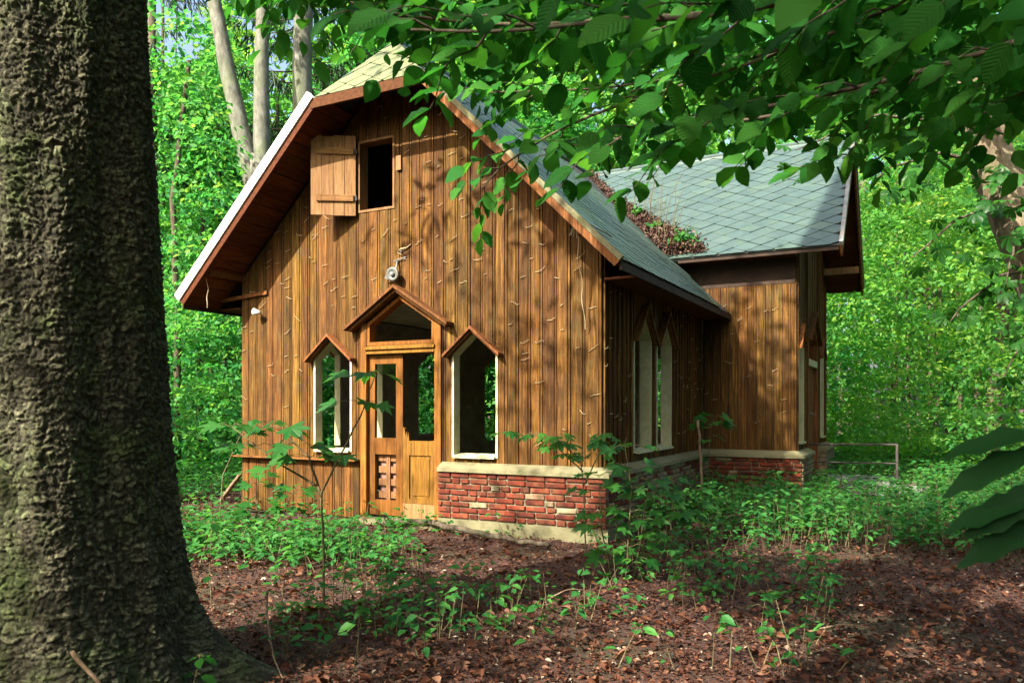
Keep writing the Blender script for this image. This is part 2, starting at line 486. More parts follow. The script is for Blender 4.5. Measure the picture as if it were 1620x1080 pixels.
def axis_steps(lo, hi, near_lo, near_hi, step):
    a = list(np.arange(near_lo, near_hi + 1e-6, step))
    d = step
    while a[-1] < hi: d *= 1.25; a.append(a[-1] + d)
    d = step
    while a[0] > lo: d *= 1.25; a.insert(0, a[0] - d)
    return a
xs = axis_steps(-400, 400, -8, 10, 0.12); ys = axis_steps(-400, 600, 1.5, 16, 0.12)
V = []; F = []
for yy in ys:
    for xx in xs:
        V.append((xx, yy, gz(xx, yy)))
nx = len(xs)
for j in range(len(ys) - 1):
    for i in range(nx - 1):
        F.append((j * nx + i, j * nx + i + 1, (j + 1) * nx + i + 1, (j + 1) * nx + i))
me = bpy.data.meshes.new('ground'); me.from_pydata(V, [], F); me.materials.append(M['ground'])
me.polygons.foreach_set('use_smooth', [True] * len(me.polygons))
tag(link(bpy.data.objects.new('ground', me)), kind='structure')

# ------------------------------------------------------------------ the house
P0 = Vector((0.9805, 8.5274, 0.0))
RZ = -math.atan2(0.46458, 0.88553)
house = empty('cabin', P0, RZ)
tag(house, 'abandoned brown timber cabin with brick plinth and grey slate roof', 'cabin')
HM = Matrix.Translation(P0) @ Matrix.Rotation(RZ, 4, 'Z')
HI = HM.inverted()
def hw(x, y, z=0.0):
    return HM @ Vector((x, y, z))
def in_house(x, y, pad=0.15):
    p = HI @ Vector((x, y, 0))
    return (-5.43 - pad < p.x < 0.0 + pad and -pad < p.y < 8.5 + pad) or (-pad < p.x < 1.42 + pad and 4.45 - pad < p.y < 8.5 + pad)

CX, ZR, ZE, SL = -2.74, 6.06, 2.93, 0.981     # ridge line, ridge height, front eave, slope
YC, ZE2, YE2 = 6.43, 3.79, 4.05               # cross ridge, cross eave
SL2 = (ZR - ZE2) / (YC - YE2)
def f_front(a, d, z): return (a, -d, z)
def f_side(a, d, z): return (d, a, z)
def f_left(a, d, z): return (-5.43 - d, a, z)
def f_cross(a, d, z): return (a, 4.45 - d, z)
def f_end(a, d, z): return (1.42 + d, a, z)
def f_back(a, d, z): return (a, 8.5 + d, z)
def top_front(a): return min(ZE + (5.93 + a) * SL, ZE + (0.45 - a) * SL, 5.95) - 0.17
def top_side(a): return 3.22
def top_cross(a): return 3.34
def top_end(a): return ZE2 + min(a - YE2, 2 * YC - YE2 - a) * SL2 - 0.17
def opening(a0, a1, z0, zs, za): return dict(a0=a0, a1=a1, z0=z0, zs=zs, za=za, ac=(a0 + a1) / 2)
def prof(o, a):
    if o['za'] <= o['zs'] + 1e-4: return o['zs']
    return o['zs'] + (o['za'] - o['zs']) * (1 - abs(a - o['ac']) / ((o['a1'] - o['a0']) / 2))

def traps(a0, a1, zlo, top, ops, breaks=()):
    bp = {a0, a1}
    for o in ops:
        for q in (o['a0'], o['a1'], o['ac']):
            if a0 < q < a1: bp.add(q)
    for q in breaks:
        if a0 < q < a1: bp.add(q)
    bp = sorted(bp); out = []
    for p, q in zip(bp, bp[1:]):
        if q - p < 1e-4: continue
        md = (p + q) / 2
        here = sorted([o for o in ops if o['a0'] < md < o['a1']], key=lambda o: o['z0'])
        lo = (zlo, zlo)
        for o in here:
            if o['z0'] > lo[0] + 0.01:
                out.append((p, q, lo[0], lo[1], o['z0'], o['z0']))
            lo = (max(lo[0], prof(o, p)), max(lo[1], prof(o, q)))
        tp = (top(p), top(q))
        if tp[0] > lo[0] + 0.004 or tp[1] > lo[1] + 0.004:
            out.append((p, q, lo[0], lo[1], max(tp[0], lo[0]), max(tp[1], lo[1])))
    return out

def trap_prism(mb, f, tr, d0, d1):
    p, q, b0, b1, t0, t1 = tr
    ring = [(p, b0), (q, b1), (q, t1), (p, t0)]
    mb.prism([f(a, d0, z) for a, z in ring], [f(a, d1, z) for a, z in ring])

def make_wall(name, f, a0, a1, zlo, top, ops, breaks=(), d_in=-0.19, d_core=-0.15):
    core = MB()
    for tr in traps(a0, a1, zlo, top, ops, breaks): trap_prism(core, f, tr, d_core, -0.024)
    o = core.build(name, M['dark'], house)
    lin = MB()
    for tr in traps(a0 + 0.01, a1 - 0.01, zlo, lambda a: min(top(a), 2.95), ops, breaks): trap_prism(lin, f, tr, d_in, d_core - 0.002)
    lin.build('lining', M['plaster'], o)
    return o

def boards(wall, f, a0, a1, zlo, top, ops, breaks=(), width=0.165, zlo_fn=None, mat='board', d=0.0, gap=0.012):
    a = a0
    while a < a1 - 0.03:
        wd = width * random.uniform(0.9, 1.1)
        if a1 - (a + wd) < 0.06: wd = a1 - a
        pr = random.uniform(-0.005, 0.004) + d
        zb = (zlo_fn(a + wd / 2) if zlo_fn else zlo) + random.uniform(-0.006, 0.006)
        groups = []                       # pieces of a board above and below an opening are boards of their own
        for tr in traps(a + gap / 2, a + wd - gap / 2, zb, top, ops, tuple(breaks) + (a + wd - 0.038, a + wd - 0.030)):
            for g in groups:
                if any(abs(t_[1] - tr[0]) < 1e-5 and min(t_[5], tr[4]) - max(t_[3], tr[2]) > 0.01 for t_ in g):
                    g.append(tr); break
            else: groups.append([tr])
        for g in groups:
            mb = MB()
            for tr in g:
                md_ = (tr[0] + tr[1]) / 2 - (a + wd)
                trap_prism(mb, f, tr, -0.022, pr - (0.014 if -0.038 < md_ < -0.030 else 0.004 if md_ > -0.030 else 0.0))
            mb.build('board', M[mat], wall)
        a += wd

W_FL = opening(-4.09, -3.45, 0.88, 2.10, 2.37)
W_FR = opening(-1.92, -1.29, 0.86, 2.10, 2.37)
DOOR = opening(-3.29, -2.07, 0.06, 2.53, 2.92)
LOFT = opening(-3.35, -2.77, 3.96, 4.88, 4.88)
OPF = [W_FL, W_FR, DOOR, LOFT]
OPS = [opening(1.05, 1.74, 0.90, 2.32, 2.70), opening(1.97, 2.66, 0.90, 2.32, 2.70)]
OPL = [opening(0.95, 2.02, 0.80, 2.32, 2.72), opening(2.30, 3.15, 0.80, 2.32, 2.72), opening(4.22, 5.45, 0.92, 2.25, 2.65), opening(6.75, 8.05, 0.70, 2.3, 2.7)]
OPE = [opening(4.62, 5.22, 0.90, 2.42, 2.72), opening(5.70, 7.00, 0.25, 2.60, 3.05), opening(7.45, 8.05, 0.90, 2.42, 2.72)]
OPB = [opening(-2.35, -1.35, 0.95, 2.3, 2.6), opening(-4.6, -3.9, 0.95, 2.3, 2.6)]
GB = (CX, -5.93 + 3.0, CX - 0.11, CX + 0.11)

wf = make_wall('front_wall', f_front, -5.43, 0.0, 0.0, top_front, OPF, GB, -0.115, -0.09)
boards(wf, f_front, -5.43, -0.0, 0.79, top_front, OPF, GB)
boards(wf, f_front, -5.43, -3.30, 0.04, lambda a: 0.762, [], (), 0.17)
ws = make_wall('side_wall', f_side, 0.12, 4.45, 0.0, top_side, OPS, (), -0.13, -0.11)
boards(ws, f_side, 0.024, 4.43, 0.80, top_side, OPS, (), 0.15)
for k, yb in enumerate(np.arange(0.06, 4.4, 0.15)):        # cover strips over the joints
    if any(o['a0'] - 0.03 < yb < o['a1'] + 0.03 for o in OPS): continue
    MB().box(0.003, 0.022, yb - 0.016, yb + 0.016, 0.80, 3.2).build('cover_strip', M['board'], ws)
wl = make_wall('left_wall', f_left, 0.15, 8.35, 0.0, top_side, OPL, (), -0.095, -0.075)
boards(wl, f_left, 0.024, 8.5, 0.04, top_side, OPL, (), 0.17)
wc = make_wall('wing_wall', f_cross, 0.0, 1.42, 0.0, top_cross, [])
boards(wc, f_cross, 0.03, 1.42, 0.80, top_cross, [], (), 0.13)
we = make_wall('gable_wall', f_end, 4.60, 8.35, 0.0, top_end, OPE, (YC,))
boards(we, f_end, 4.474, 8.5, 0.80, top_end, OPE, (YC,), 0.14)
for yb in np.arange(4.52, 8.45, 0.14):
    if any(o['a0'] - 0.03 < yb < o['a1'] + 0.03 for o in OPE): continue
    MB().box(1.423, 1.440, yb - 0.014, yb + 0.014, 0.80, top_end(yb) - 0.02).build('cover_strip', M['board'], we)
wb = make_wall('back_wall', f_back, -5.43, 1.42, 0.0, lambda a: 3.3, OPB)
MB().box(0.0, 1.40, 4.455, 4.49, 3.345, 3.80).build('eave_shade_panel', M['dark'], house)  # dark board standing in for the shade under the wing eave
MB().box(-0.75, -0.002, 4.455, 4.49, 3.05, 3.84).build('eave_shade_panel', M['dark'], house)
fl = MB(); fl.box(-5.3, -0.15, 0.15, 8.35, -0.1, 0.06); fl.box(-0.14, 1.27, 4.60, 8.35, -0.1, 0.06); fl.build('floor', M['slab'], house)
ce = MB(); ce.box(-5.26, -0.17, 0.17, 8.33, 2.96, 3.02); ce.box(-0.168, 1.25, 4.62, 8.33, 2.96, 3.02); ce.build('ceiling', M['plaster'], house)
# near-black panel that darkens the view into the loft hatch
lb = MB(); lb.box(-3.7, -2.4, 1.2, 1.25, 3.1, 5.4); lb.build('dark_loft_panel', M['loft'], house)

# ---- windows
def ring(mb, f, outer, inset, d0, d1):
    """frame of a polygonal opening, outer line given, inner line inset"""
    n_ = len(outer)
    inner = []
    for i in range(n_):
        p0 = Vector(outer[i - 1]); p1 = Vector(outer[i]); p2 = Vector(outer[(i + 1) % n_])
        e1 = (p1 - p0).normalized(); e2 = (p2 - p1).normalized()
        n1 = Vector((-e1.y, e1.x)); n2 = Vector((-e2.y, e2.x))
        bs = (n1 + n2); bs = bs / max(bs.length_squared, 1e-6) * 2
        inner.append(p1 + bs * inset)
    for i in range(n_):
        j = (i + 1) % n_
        q = [outer[i], outer[j], inner[j], inner[i]]
        mb.prism([f(a, d0, z) for a, z in q], [f(a, d1, z) for a, z in q])
    return inner

def pent(o):
    if o['za'] <= o['zs'] + 1e-4:
        return [(o['a0'], o['z0']), (o['a1'], o['z0']), (o['a1'], o['zs']), (o['a0'], o['zs'])]
    return [(o['a0'], o['z0']), (o['a1'], o['z0']), (o['a1'], o['zs']), (o['ac'], o['za']), (o['a0'], o['zs'])]

def hood(mb, f, o, over, th, d0, d1, lift=0.012):
    s = (o['za'] - o['zs']) / ((o['a1'] - o['a0']) / 2)
    ex = (o['a1'] - o['a0']) / 2 + over
    ap = (o['ac'], o['za'] + lift)
    for sg in (-1, 1):
        en = (o['ac'] + sg * ex, o['za'] + lift - s * ex)
        q = [ap, en, (en[0], en[1] + th), (ap[0], ap[1] + th)]
        mb.prism([f(a, d0, z) for a, z in q], [f(a, d1, z) for a, z in q])

def window(f, o, name='window', mat='cream', depth=0.20, out=0.012, with_hood=True, hd=0.13, over=0.07):
    mb = MB(); ring(mb, f, pent(o), 0.028, -depth, out)
    wo_ = mb.build(name, M[mat], house)
    si = MB()
    q = [(0.05, o['z0'] - 0.012), (-depth, o['z0'] + 0.028), (-depth, o['z0'] + 0.040), (0.05, o['z0'] + 0.014)]
    a0, a1 = o['a0'] + 0.03, o['a1'] - 0.03
    si.prism([f(a0, d, z + 0.004) for d, z in q], [f(a1, d, z + 0.004) for d, z in q])
    si.build('sill', M[mat], wo_)
    if with_hood:
        h = MB(); hood(h, f, o, over, 0.035, 0.006, hd); h.build('hood', M['trim'], wo_)
        h2 = MB(); hood(h2, f, o, over - 0.03, 0.03, 0.006, hd - 0.04, -0.02); h2.build('hood_moulding', M['trim'], wo_)
    return wo_
window(f_front, W_FL, depth=0.125); window(f_front, W_FR, depth=0.125)
for o in OPS: window(f_side, o, depth=0.14, hd=0.10)
for o in OPL: window(f_left, o, depth=0.105)
for o in (OPE[0], OPE[2]): window(f_end, o, depth=0.24, hd=0.07)
for o in OPB: window(f_back, o, with_hood=False)
mb = MB(); ring(mb, f_front, pent(LOFT), 0.03, -0.16, 0.010); mb.build('hatch_frame', M['shutter'], house)
# end door of the wing
mb = MB(); ring(mb, f_end, pent(OPE[1]), 0.07, -0.2, 0.02)
ed = mb.build('wing_door', M['trim'], house)
h = MB(); hood(h, f_end, OPE[1], 0.07, 0.035, 0.006, 0.09); h.build('hood', M['trim'], ed)
mb = MB(); mb.box(1.30, 1.44, 5.77, 6.93, 2.16, 2.27); mb.build('transom_beam', M['cream'], ed)
mb = MB(); mb.box(1.33, 1.37, 6.25, 6.92, 0.27, 2.15); mb.build('door_leaf', M['trim'], ed)
mb = MB(); mb.tube([(1.375, 6.32, 1.35), (1.43, 6.32, 1.36), (1.44, 6.44, 1.33)], 0.010); mb.build('handle', M['metal'], ed)

# ---- front door
dr = MB()
dr.box(-3.29, -3.20, -0.03, 0.16, 0.06, 2.53); dr.box(-2.16, -2.07, -0.03, 0.16, 0.06, 2.53)
door = dr.build('front_door', M['door'], house)
mb = MB(); mb.box(-3.198, -2.162, -0.015, 0.14, 2.13, 2.24); mb.box(-3.21, -2.15, -0.055, -0.034, 2.19, 2.225); mb.box(-3.2, -2.16, -0.045, -0.016, 2.135, 2.165)
mb.build('transom_beam', M['door'], door)
to = dict(a0=-3.198, a1=-2.162, z0=2.242, zs=2.53, za=2.86, ac=-2.68)
mb = MB(); ring(mb, f_front, pent(to), 0.045, -0.12, 0.02); mb.build('transom_frame', M['door'], door)
h = MB(); hood(h, f_front, DOOR, 0.17, 0.04, 0.006, 0.17, 0.015); h.build('hood', M['trim'], door)
h = MB(); hood(h, f_front, DOOR, 0.12, 0.04, 0.006, 0.12, -0.028); h.build('hood_moulding', M['trim'], door)
# left leaf, closed
lf = MB()
lf.box(-3.195, -3.105, 0.03, 0.075, 0.09, 2.12); lf.box(-2.775, -2.672, 0.03, 0.075, 0.09, 2.12)
lf.box(-3.104, -2.776, 0.032, 0.073, 2.01, 2.12); lf.box(-3.104, -2.776, 0.032, 0.073, 0.86, 1.07); lf.box(-3.104, -2.776, 0.032, 0.073, 0.09, 0.28)
leaf_l = lf.build('door_leaf', M['door'], door)
mb = MB()
for z0 in (0.30, 0.46, 0.62, 0.77): mb.box(-3.10, -2.78, 0.095, 0.11, z0, z0 + 0.085)
mb.box(-2.965, -2.905, 0.080, 0.094, 0.28, 0.86); mb.build('panel_slat', M['shutter'], leaf_l)
mb = MB(); mb.box(-3.10, -2.78, 0.135, 0.14, 0.26, 0.88); mb.build('panel_back', M['pinkboard'], leaf_l)
# what is left of its pane, the lower edge broken
mb = MB()
pg = [(-3.104, 2.01), (-2.776, 2.01), (-2.776, 1.62), (-2.84, 1.80), (-2.93, 1.90), (-3.02, 1.86), (-3.104, 1.96)]
mb.prism([(a, 0.05, z) for a, z in pg], [(a, 0.054, z) for a, z in pg]); mb.build('broken_pane', M['glass'], leaf_l)
# right leaf, broken off above the lock rail
rf = MB()
def poly_y(mb, pg, y0, y1): mb.prism([(a, y0, z) for a, z in pg], [(a, y1, z) for a, z in pg])
poly_y(rf, [(-2.668, 0.26), (-2.575, 0.26), (-2.575, 1.06), (-2.59, 1.15), (-2.60, 1.07), (-2.615, 1.16), (-2.632, 1.09), (-2.645, 1.19), (-2.668, 1.21)], 0.03, 0.075)
rf.box(-2.245, -2.162, 0.03, 0.075, 0.26, 1.045); rf.box(-2.574, -2.246, 0.032, 0.073, 0.86, 1.04); rf.box(-2.574, -2.246, 0.032, 0.073, 0.26, 0.32)
leaf_r = rf.build('door_leaf', M['door'], door)
tag(leaf_r, 'right door leaf with its upper half broken away')
mb = MB(); mb.box(-2.574, -2.246, 0.05, 0.062, 0.321, 0.859); mb.box(-2.535, -2.285, 0.040, 0.049, 0.36, 0.82); mb.build('panel', M['door'], leaf_r)
mb = MB(); mb.box(-2.668, -2.162, 0.028, 0.075, 0.07, 0.257); mb.build('kick_board', M['shutter'], leaf_r)
mb = MB(); mb.box(-3.33, -2.03, -0.16, 0.12, -0.1, 0.055); mb.build('threshold', M['cement'], door)

# ---- ledge plank left of the door, battens, beams
mb = MB(); mb.box(-5.50, -3.33, -0.10, 0.0, 0.765, 0.788); mb.build('ledge_plank', M['trim'], house)
mb = MB(); mb.prism([(-5.75, -0.07, 2.95), (-4.92, -0.03, 3.02), (-4.92, -0.03, 3.07), (-5.75, -0.07, 3.00)], [(-5.75, -0.035, 2.95), (-4.92, -0.004, 3.02), (-4.92, -0.004, 3.07), (-5.75, -0.035, 3.00)])
mb.build('batten', M['trim'], house)
for sx in (-5.47, -0.01):
    mb = MB(); mb.box(sx - 0.055, sx + 0.055, -0.54, 0.2, 3.24, 3.36); mb.build('purlin_end', M['barge'], house)

# ---- plinth
def sweep(path, profile):
    """profile (outward, z) carried along an open path, mitred; outward is to the right"""
    mb = MB(); rings = []
    pts = [Vector(p) for p in path]
    for i, p in enumerate(pts):
        ns = []
        if i > 0: e = (pts[i] - pts[i - 1]).normalized(); ns.append(Vector((e.y, -e.x)))
        if i < len(pts) - 1: e = (pts[i + 1] - pts[i]).normalized(); ns.append(Vector((e.y, -e.x)))
        m_ = ns[0] if len(ns) == 1 else (ns[0] + ns[1]) / max((ns[0] + ns[1]).length_squared, 1e-6) * 2
        rings.append([(p.x + m_.x * d, p.y + m_.y * d, z) for d, z in profile])
    for a, b in zip(rings, rings[1:]): mb.prism(a, b)
    return mb
PATH = [(-2.06, 0.0), (0.0, 0.0), (0.0, 4.45), (1.42, 4.45), (1.42, 5.66)]
PATH2 = [(1.42, 7.04), (1.42, 8.5)]
ZB0, ZB1 = 0.135, 0.69
plinth = sweep(PATH, [(0.0, 0.0), (0.082, 0.0), (0.082, ZB1), (0.0, ZB1)]).build('plinth', M['mortar'], house)
sweep(PATH, [(0.002, -0.25), (0.118, -0.25), (0.112, ZB0 - 0.004), (0.002, ZB0 - 0.004)]).build('footing', M['cement'], plinth)
sweep(PATH, [(0.004, ZB1 + 0.002), (0.135, ZB1 + 0.002), (0.130, ZB1 + 0.045), (0.06, 0.775), (0.004, 0.80)]).build('cap', M['cement'], plinth)
sweep(PATH2, [(0.0, 0.0), (0.16, 0.0), (0.16, ZB1), (0.0, ZB1)]).build('door_pier', M['mortar'], plinth)
sweep(PATH2, [(0.004, ZB1 + 0.002), (0.20, ZB1 + 0.002), (0.20, ZB1 + 0.045), (0.06, 0.775), (0.004, 0.80)]).build('cap', M['cement'], plinth)

def brick_mesh(L_, mat, k):
    r2 = random.Random(k)
    me_ = bpy.data.meshes.new('brick')
    bm = bmesh.new()
    bmesh.ops.create_cube(bm, size=1.0)
    for vv in bm.verts:
        vv.co.x *= L_; vv.co.y *= 0.05; vv.co.z *= 0.057
        vv.co += Vector((r2.uniform(-.008, .008), r2.uniform(-.005, .005), r2.uniform(-.0055, .0055)))
    bmesh.ops.bevel(bm, geom=list(bm.edges), offset=0.008, segments=1, affect='EDGES')
    bm.to_mesh(me_); bm.free(); me_.materials.append(mat)
    return me_
BR = {(kind, hd): [brick_mesh(0.236 if not hd else 0.112, M[kind], q * 7 + hd) for q in range(4)] for kind in ('brick', 'brick_pale') for hd in (0, 1)}
def lay_bricks(f, a0, a1, mat, face=0.100, rot=0.0, pale=0.0):
    pitch = (ZB1 - ZB0) / 8
    for c in range(8):
        z = ZB0 + (c + 0.5) * pitch
        a = a0 - random.uniform(0.0, 0.1) - (0.06 if c % 2 else 0)
        while a < a1:
            hd = 1 if random.random() < 0.33 else 0
            L_ = 0.112 if hd else 0.236
            s, e = a, a + L_
            if e > a0 + 0.03 and s < a1 - 0.03:
                s2, e2 = max(s, a0), min(e, a1)
                kind = mat if random.random() > pale else ('brick_pale' if mat == 'brick' else 'brick')
                o = bpy.data.objects.new('brick', random.choice(BR[(kind, hd)]))
                link(o, plinth)
                o.location = f((s2 + e2) / 2, face - 0.019 + random.uniform(-0.005, 0.005), z)
                o.rotation_euler = (random.uniform(-.02, .02), random.uniform(-.014, .014), rot + random.uniform(-.02, .02))
                o.scale = ((e2 - s2) / L_, 1, random.uniform(0.9, 1.06))
            a = e + random.uniform(0.010, 0.018)
lay_bricks(f_front, -2.058, 0.088, 'brick', pale=0.06)
lay_bricks(f_side, 0.0, 4.36, 'brick_pale', rot=R(90), pale=0.42)
lay_bricks(f_cross, 0.09, 1.505, 'brick', pale=0.12)
lay_bricks(f_end, 4.37, 5.66, 'brick_pale', rot=R(90), pale=0.05)
lay_bricks(lambda a, d, z: (a, 7.04 - d + 0.092, z), 1.42, 1.58, 'brick_pale', pale=0.1)

# ---- roof
def plane_basis(o, ex, ey):
    o, ex, ey = Vector(o), Vector(ex).normalized(), Vector(ey).normalized()
    n_ = ex.cross(ey).normalized()
    return o, ex, ey, n_
def slab(mb, pts, n_, t0, t1):
    mb.prism([Vector(p) + n_ * t0 for p in pts], [Vector(p) + n_ * t1 for p in pts])
P_R = [(0.45, -0.6, ZE), (0.45, 4.44, ZE), (-0.43, 4.44, ZE2 + 0.0), (CX, YC, ZR), (CX, 0.0, ZR), (-1.94, -0.6, ZE + 2.39 * SL)]
P_L = [(-5.93, -0.6, ZE), (-3.54, -0.6, ZE + 2.39 * SL), (CX, 0.0, ZR), (CX, 8.9, ZR), (-5.93, 8.9, ZE)]
P_H = [(-3.54, -0.6, ZE + 2.39 * SL), (-1.94, -0.6, ZE + 2.39 * SL), (CX, 0.0, ZR)]
P_C = [(2.05, YE2, ZE2), (2.05, YC, ZR), (CX, YC, ZR), (-0.43, YE2, ZE2)]
P_B = [(2.05, 2 * YC - YE2, ZE2), (-0.6, 2 * YC - YE2, ZE2), (CX, YC, ZR), (2.05, YC, ZR)]
nR = Vector((SL, 0, 1)).normalized(); nL = Vector((-SL, 0, 1)).normalized()
hs = (ZR - (ZE + 2.39 * SL)) / 0.6
nH = Vector((0, -hs, 1)).normalized(); nC = Vector((0, -SL2, 1)).normalized(); nB = Vector((0, SL2, 1)).normalized()
dk = MB()
for pts, nn in ((P_R, nR), (P_L, nL), (P_H, nH), (P_C, nC), (P_B, nB)): slab(dk, pts, nn, -0.055, -0.012)
roof = dk.build('roof', M['felt'], house)

def clip_poly(poly, clip):
    out = poly
    for i in range(len(clip)):
        a = clip[i]; b_ = clip[(i + 1) % len(clip)]
        def side(p): return (b_[0] - a[0]) * (p[1] - a[1]) - (b_[1] - a[1]) * (p[0] - a[0])
        src = out; out = []
        for k in range(len(src)):
            p = src[k]; q = src[(k + 1) % len(src)]
            sp, sq = side(p), side(q)
            if sp >= 0: out.append(p)
            if sp * sq < 0:
                t_ = sp / (sp - sq); out.append((p[0] + t_ * (q[0] - p[0]), p[1] + t_ * (q[1] - p[1])))
        if len(out) < 3: return []
    return out

TW, TH = 0.41, 0.255
def tile_shape():
    w2, h2, c = TW / 2 - 0.004, TH / 2 - 0.0045, 0.016
    return [(-w2, 0), (-c, -h2 + c * 0.4), (c, -h2 + c * 0.4), (w2, 0), (c, h2 - c * 0.3), (-c, h2 - c * 0.3)]
TILE = tile_shape()
TILE_AREA = abs(sum(TILE[i][0] * TILE[(i + 1) % 6][1] - TILE[(i + 1) % 6][0] * TILE[i][1] for i in range(6))) / 2
def tile_mesh(poly, mat='slate'):
    mb = MB()
    def zz(p): return 0.011 - p[1] * 0.032          # lower tip stands proud
    mb.prism([(p[0], p[1], zz(p) - 0.007) for p in poly], [(p[0], p[1], zz(p)) for p in poly])
    return mb.mesh('slate', M[mat])
TILE_ME = {q: tile_mesh(TILE, q) for q in ('slate', 'slate_moss_lit', 'slate_green')}
slate_left = 300
rest = MB()
def lay_slates(o, ex, ey, pts, budget, smat='slate'):
    global slate_left
    o, ex, ey, n_ = plane_basis(o, ex, ey)
    if n_.z < 0: ex = -ex; n_ = ex.cross(ey).normalized()
    pl = [((Vector(p) - o).dot(ex), (Vector(p) - o).dot(ey)) for p in pts]
    area = sum(pl[i][0] * pl[(i + 1) % len(pl)][1] - pl[(i + 1) % len(pl)][0] * pl[i][1] for i in range(len(pl)))
    if area < 0: pl = pl[::-1]
    x0, x1 = min(p[0] for p in pl), max(p[0] for p in pl); y0, y1 = min(p[1] for p in pl), max(p[1] for p in pl)
    row = 0; y = y0 + 0.02
    while y < y1 + TH:
        x = x0 - TW + (TW / 2 if row % 2 else 0)
        while x < x1 + TW:
            jx, jy = random.uniform(-.006, .006), random.uniform(-.006, .006)
            tp_ = [(x + jx + p[0], y + jy + p[1]) for p in TILE]
            cl = clip_poly(tp_, pl)
            if len(cl) >= 3:
                ar = abs(sum(cl[i][0] * cl[(i + 1) % len(cl)][1] - cl[(i + 1) % len(cl)][0] * cl[i][1] for i in range(len(cl)))) / 2
                if ar > 0.004:
                    rot = Matrix((ex, ey, n_)).transposed().to_4x4()
                    mat = Matrix.Translation(o + ex * (x + jx) + ey * (y + jy) + n_ * random.uniform(0, 0.004)) @ rot @ Matrix.Rotation(random.uniform(-.012, .012) if random.random() > 0.03 else random.uniform(-.07, .07), 4, 'Z') @ Matrix.Rotation(random.uniform(-.008, .008), 4, 'X')
                    whole = ar > TILE_AREA * 0.999
                    if budget > 0 and ar > 0.008:
                        budget -= 1; slate_left -= 1
                        me_ = TILE_ME[smat] if whole else tile_mesh([(p[0] - x - jx, p[1] - y - jy) for p in cl], smat)
                        ob = link(bpy.data.objects.new('slate', me_), roof)
                        ob.matrix_local = mat
                    else:
                        poly = [(p[0] - x - jx, p[1] - y - jy) for p in cl]
                        zz = lambda p: 0.011 - p[1] * 0.032
                        rest.prism([mat @ Vector((p[0], p[1], zz(p) - 0.007)) for p in poly], [mat @ Vector((p[0], p[1], zz(p))) for p in poly])
            x += TW
        y += TH / 2; row += 1
lay_slates((2.05, YE2, ZE2), (-1, 0, 0), (0, 1, SL2), P_C, 400)
lay_slates((-3.54, -0.6, ZE + 2.39 * SL), (1, 0, 0), (0, 1, hs), P_H, 60, 'slate_moss_lit')
lay_slates((0.45, -0.6, ZE), (0, 1, 0), (-1, 0, SL), P_R, max(slate_left, 0), 'slate_green')
lay_slates((-5.93, 8.9, ZE), (0, -1, 0), (1, 0, SL), P_L, 0)
tag(rest.build('slate_field', M['slate_green'], roof), kind='stuff')

# barge boards, flashing, soffit planks, eave fascia
def along(mb, a, b_, updir, lo, hi, y0, y1):
    a, b_ = Vector(a), Vector(b_); u = Vector(updir).normalized()
    q = [a + u * lo, b_ + u * lo, b_ + u * hi, a + u * hi]
    mb.prism([(p.x, y0, p.z) for p in q], [(p.x, y1, p.z) for p in q])
eL, bL, bR, eR = (-5.93, 0, ZE), (-3.54, 0, ZE + 2.39 * SL), (-1.94, 0, ZE + 2.39 * SL), (0.45, 0, ZE)
mb = MB(); along(mb, eL, bL, nL, -0.02, 0.10, -0.665, -0.60); mb.build('flashing', M['white'], roof)
mb = MB(); along(mb, eR, bR, nR, -0.02, 0.035, -0.655, -0.60); mb.build('flashing', M['cement'], roof)
mb = MB(); along(mb, eL, bL, nL, -0.105, -0.025, -0.640, -0.605); mb.build('barge_board', M['soffit'], roof)
mb = MB(); along(mb, eR, bR, nR, -0.095, -0.022, -0.645, -0.605); mb.build('barge_board', M['trim'], roof)
mb = MB(); mb.box(-3.58, -1.90, -0.645, -0.605, ZE + 2.39 * SL - 0.14, ZE + 2.39 * SL - 0.02); mb.build('barge_board', M['soffit'], roof)
for side, nn in ((-1, nL), (1, nR)):
    k = 0; sx = 0.0
    while sx < 3.25:
        wd = 0.165 * random.uniform(0.9, 1.1)
        e = min(sx + wd - 0.008, 3.4)
        def pt(s_, t_):
            xx = (-5.93 + s_ / 1.401) if side < 0 else (0.45 - s_ / 1.401)
            zz_ = ZE + s_ / 1.401 * SL
            return Vector((xx, 0, zz_)) + nn * t_
        a_, b_ = pt(sx, -0.085), pt(e, -0.085); c_, d_ = pt(e, -0.06), pt(sx, -0.06)
        jj = random.uniform(-0.004, 0.004)
        mb = MB(); mb.prism([(p.x, -0.603, p.z + jj) for p in (a_, b_, c_, d_)], [(p.x, -0.002, p.z + jj) for p in (a_, b_, c_, d_)])
        mb.build('soffit_plank', M['soffit'], roof)
        sx += wd
# side eaves: soffit and fascia
mb = MB(); mb.box(0.03, 0.44, 0.0, 4.43, ZE - 0.085, ZE - 0.06); mb.build('eave_soffit', M['soffit'], roof)
mb = MB(); mb.box(0.42, 0.445, -0.60, 4.43, ZE - 0.10, ZE - 0.02); mb.build('eave_fascia', M['dark'], roof)
mb = MB(); mb.box(-5.90, -5.46, 0.0, 8.8, ZE - 0.085, ZE - 0.06); mb.build('eave_soffit', M['soffit'], roof)
mb = MB(); mb.box(-5.92, -5.895, -0.60, 8.8, ZE - 0.12, ZE - 0.02); mb.build('eave_fascia', M['dark'], roof)
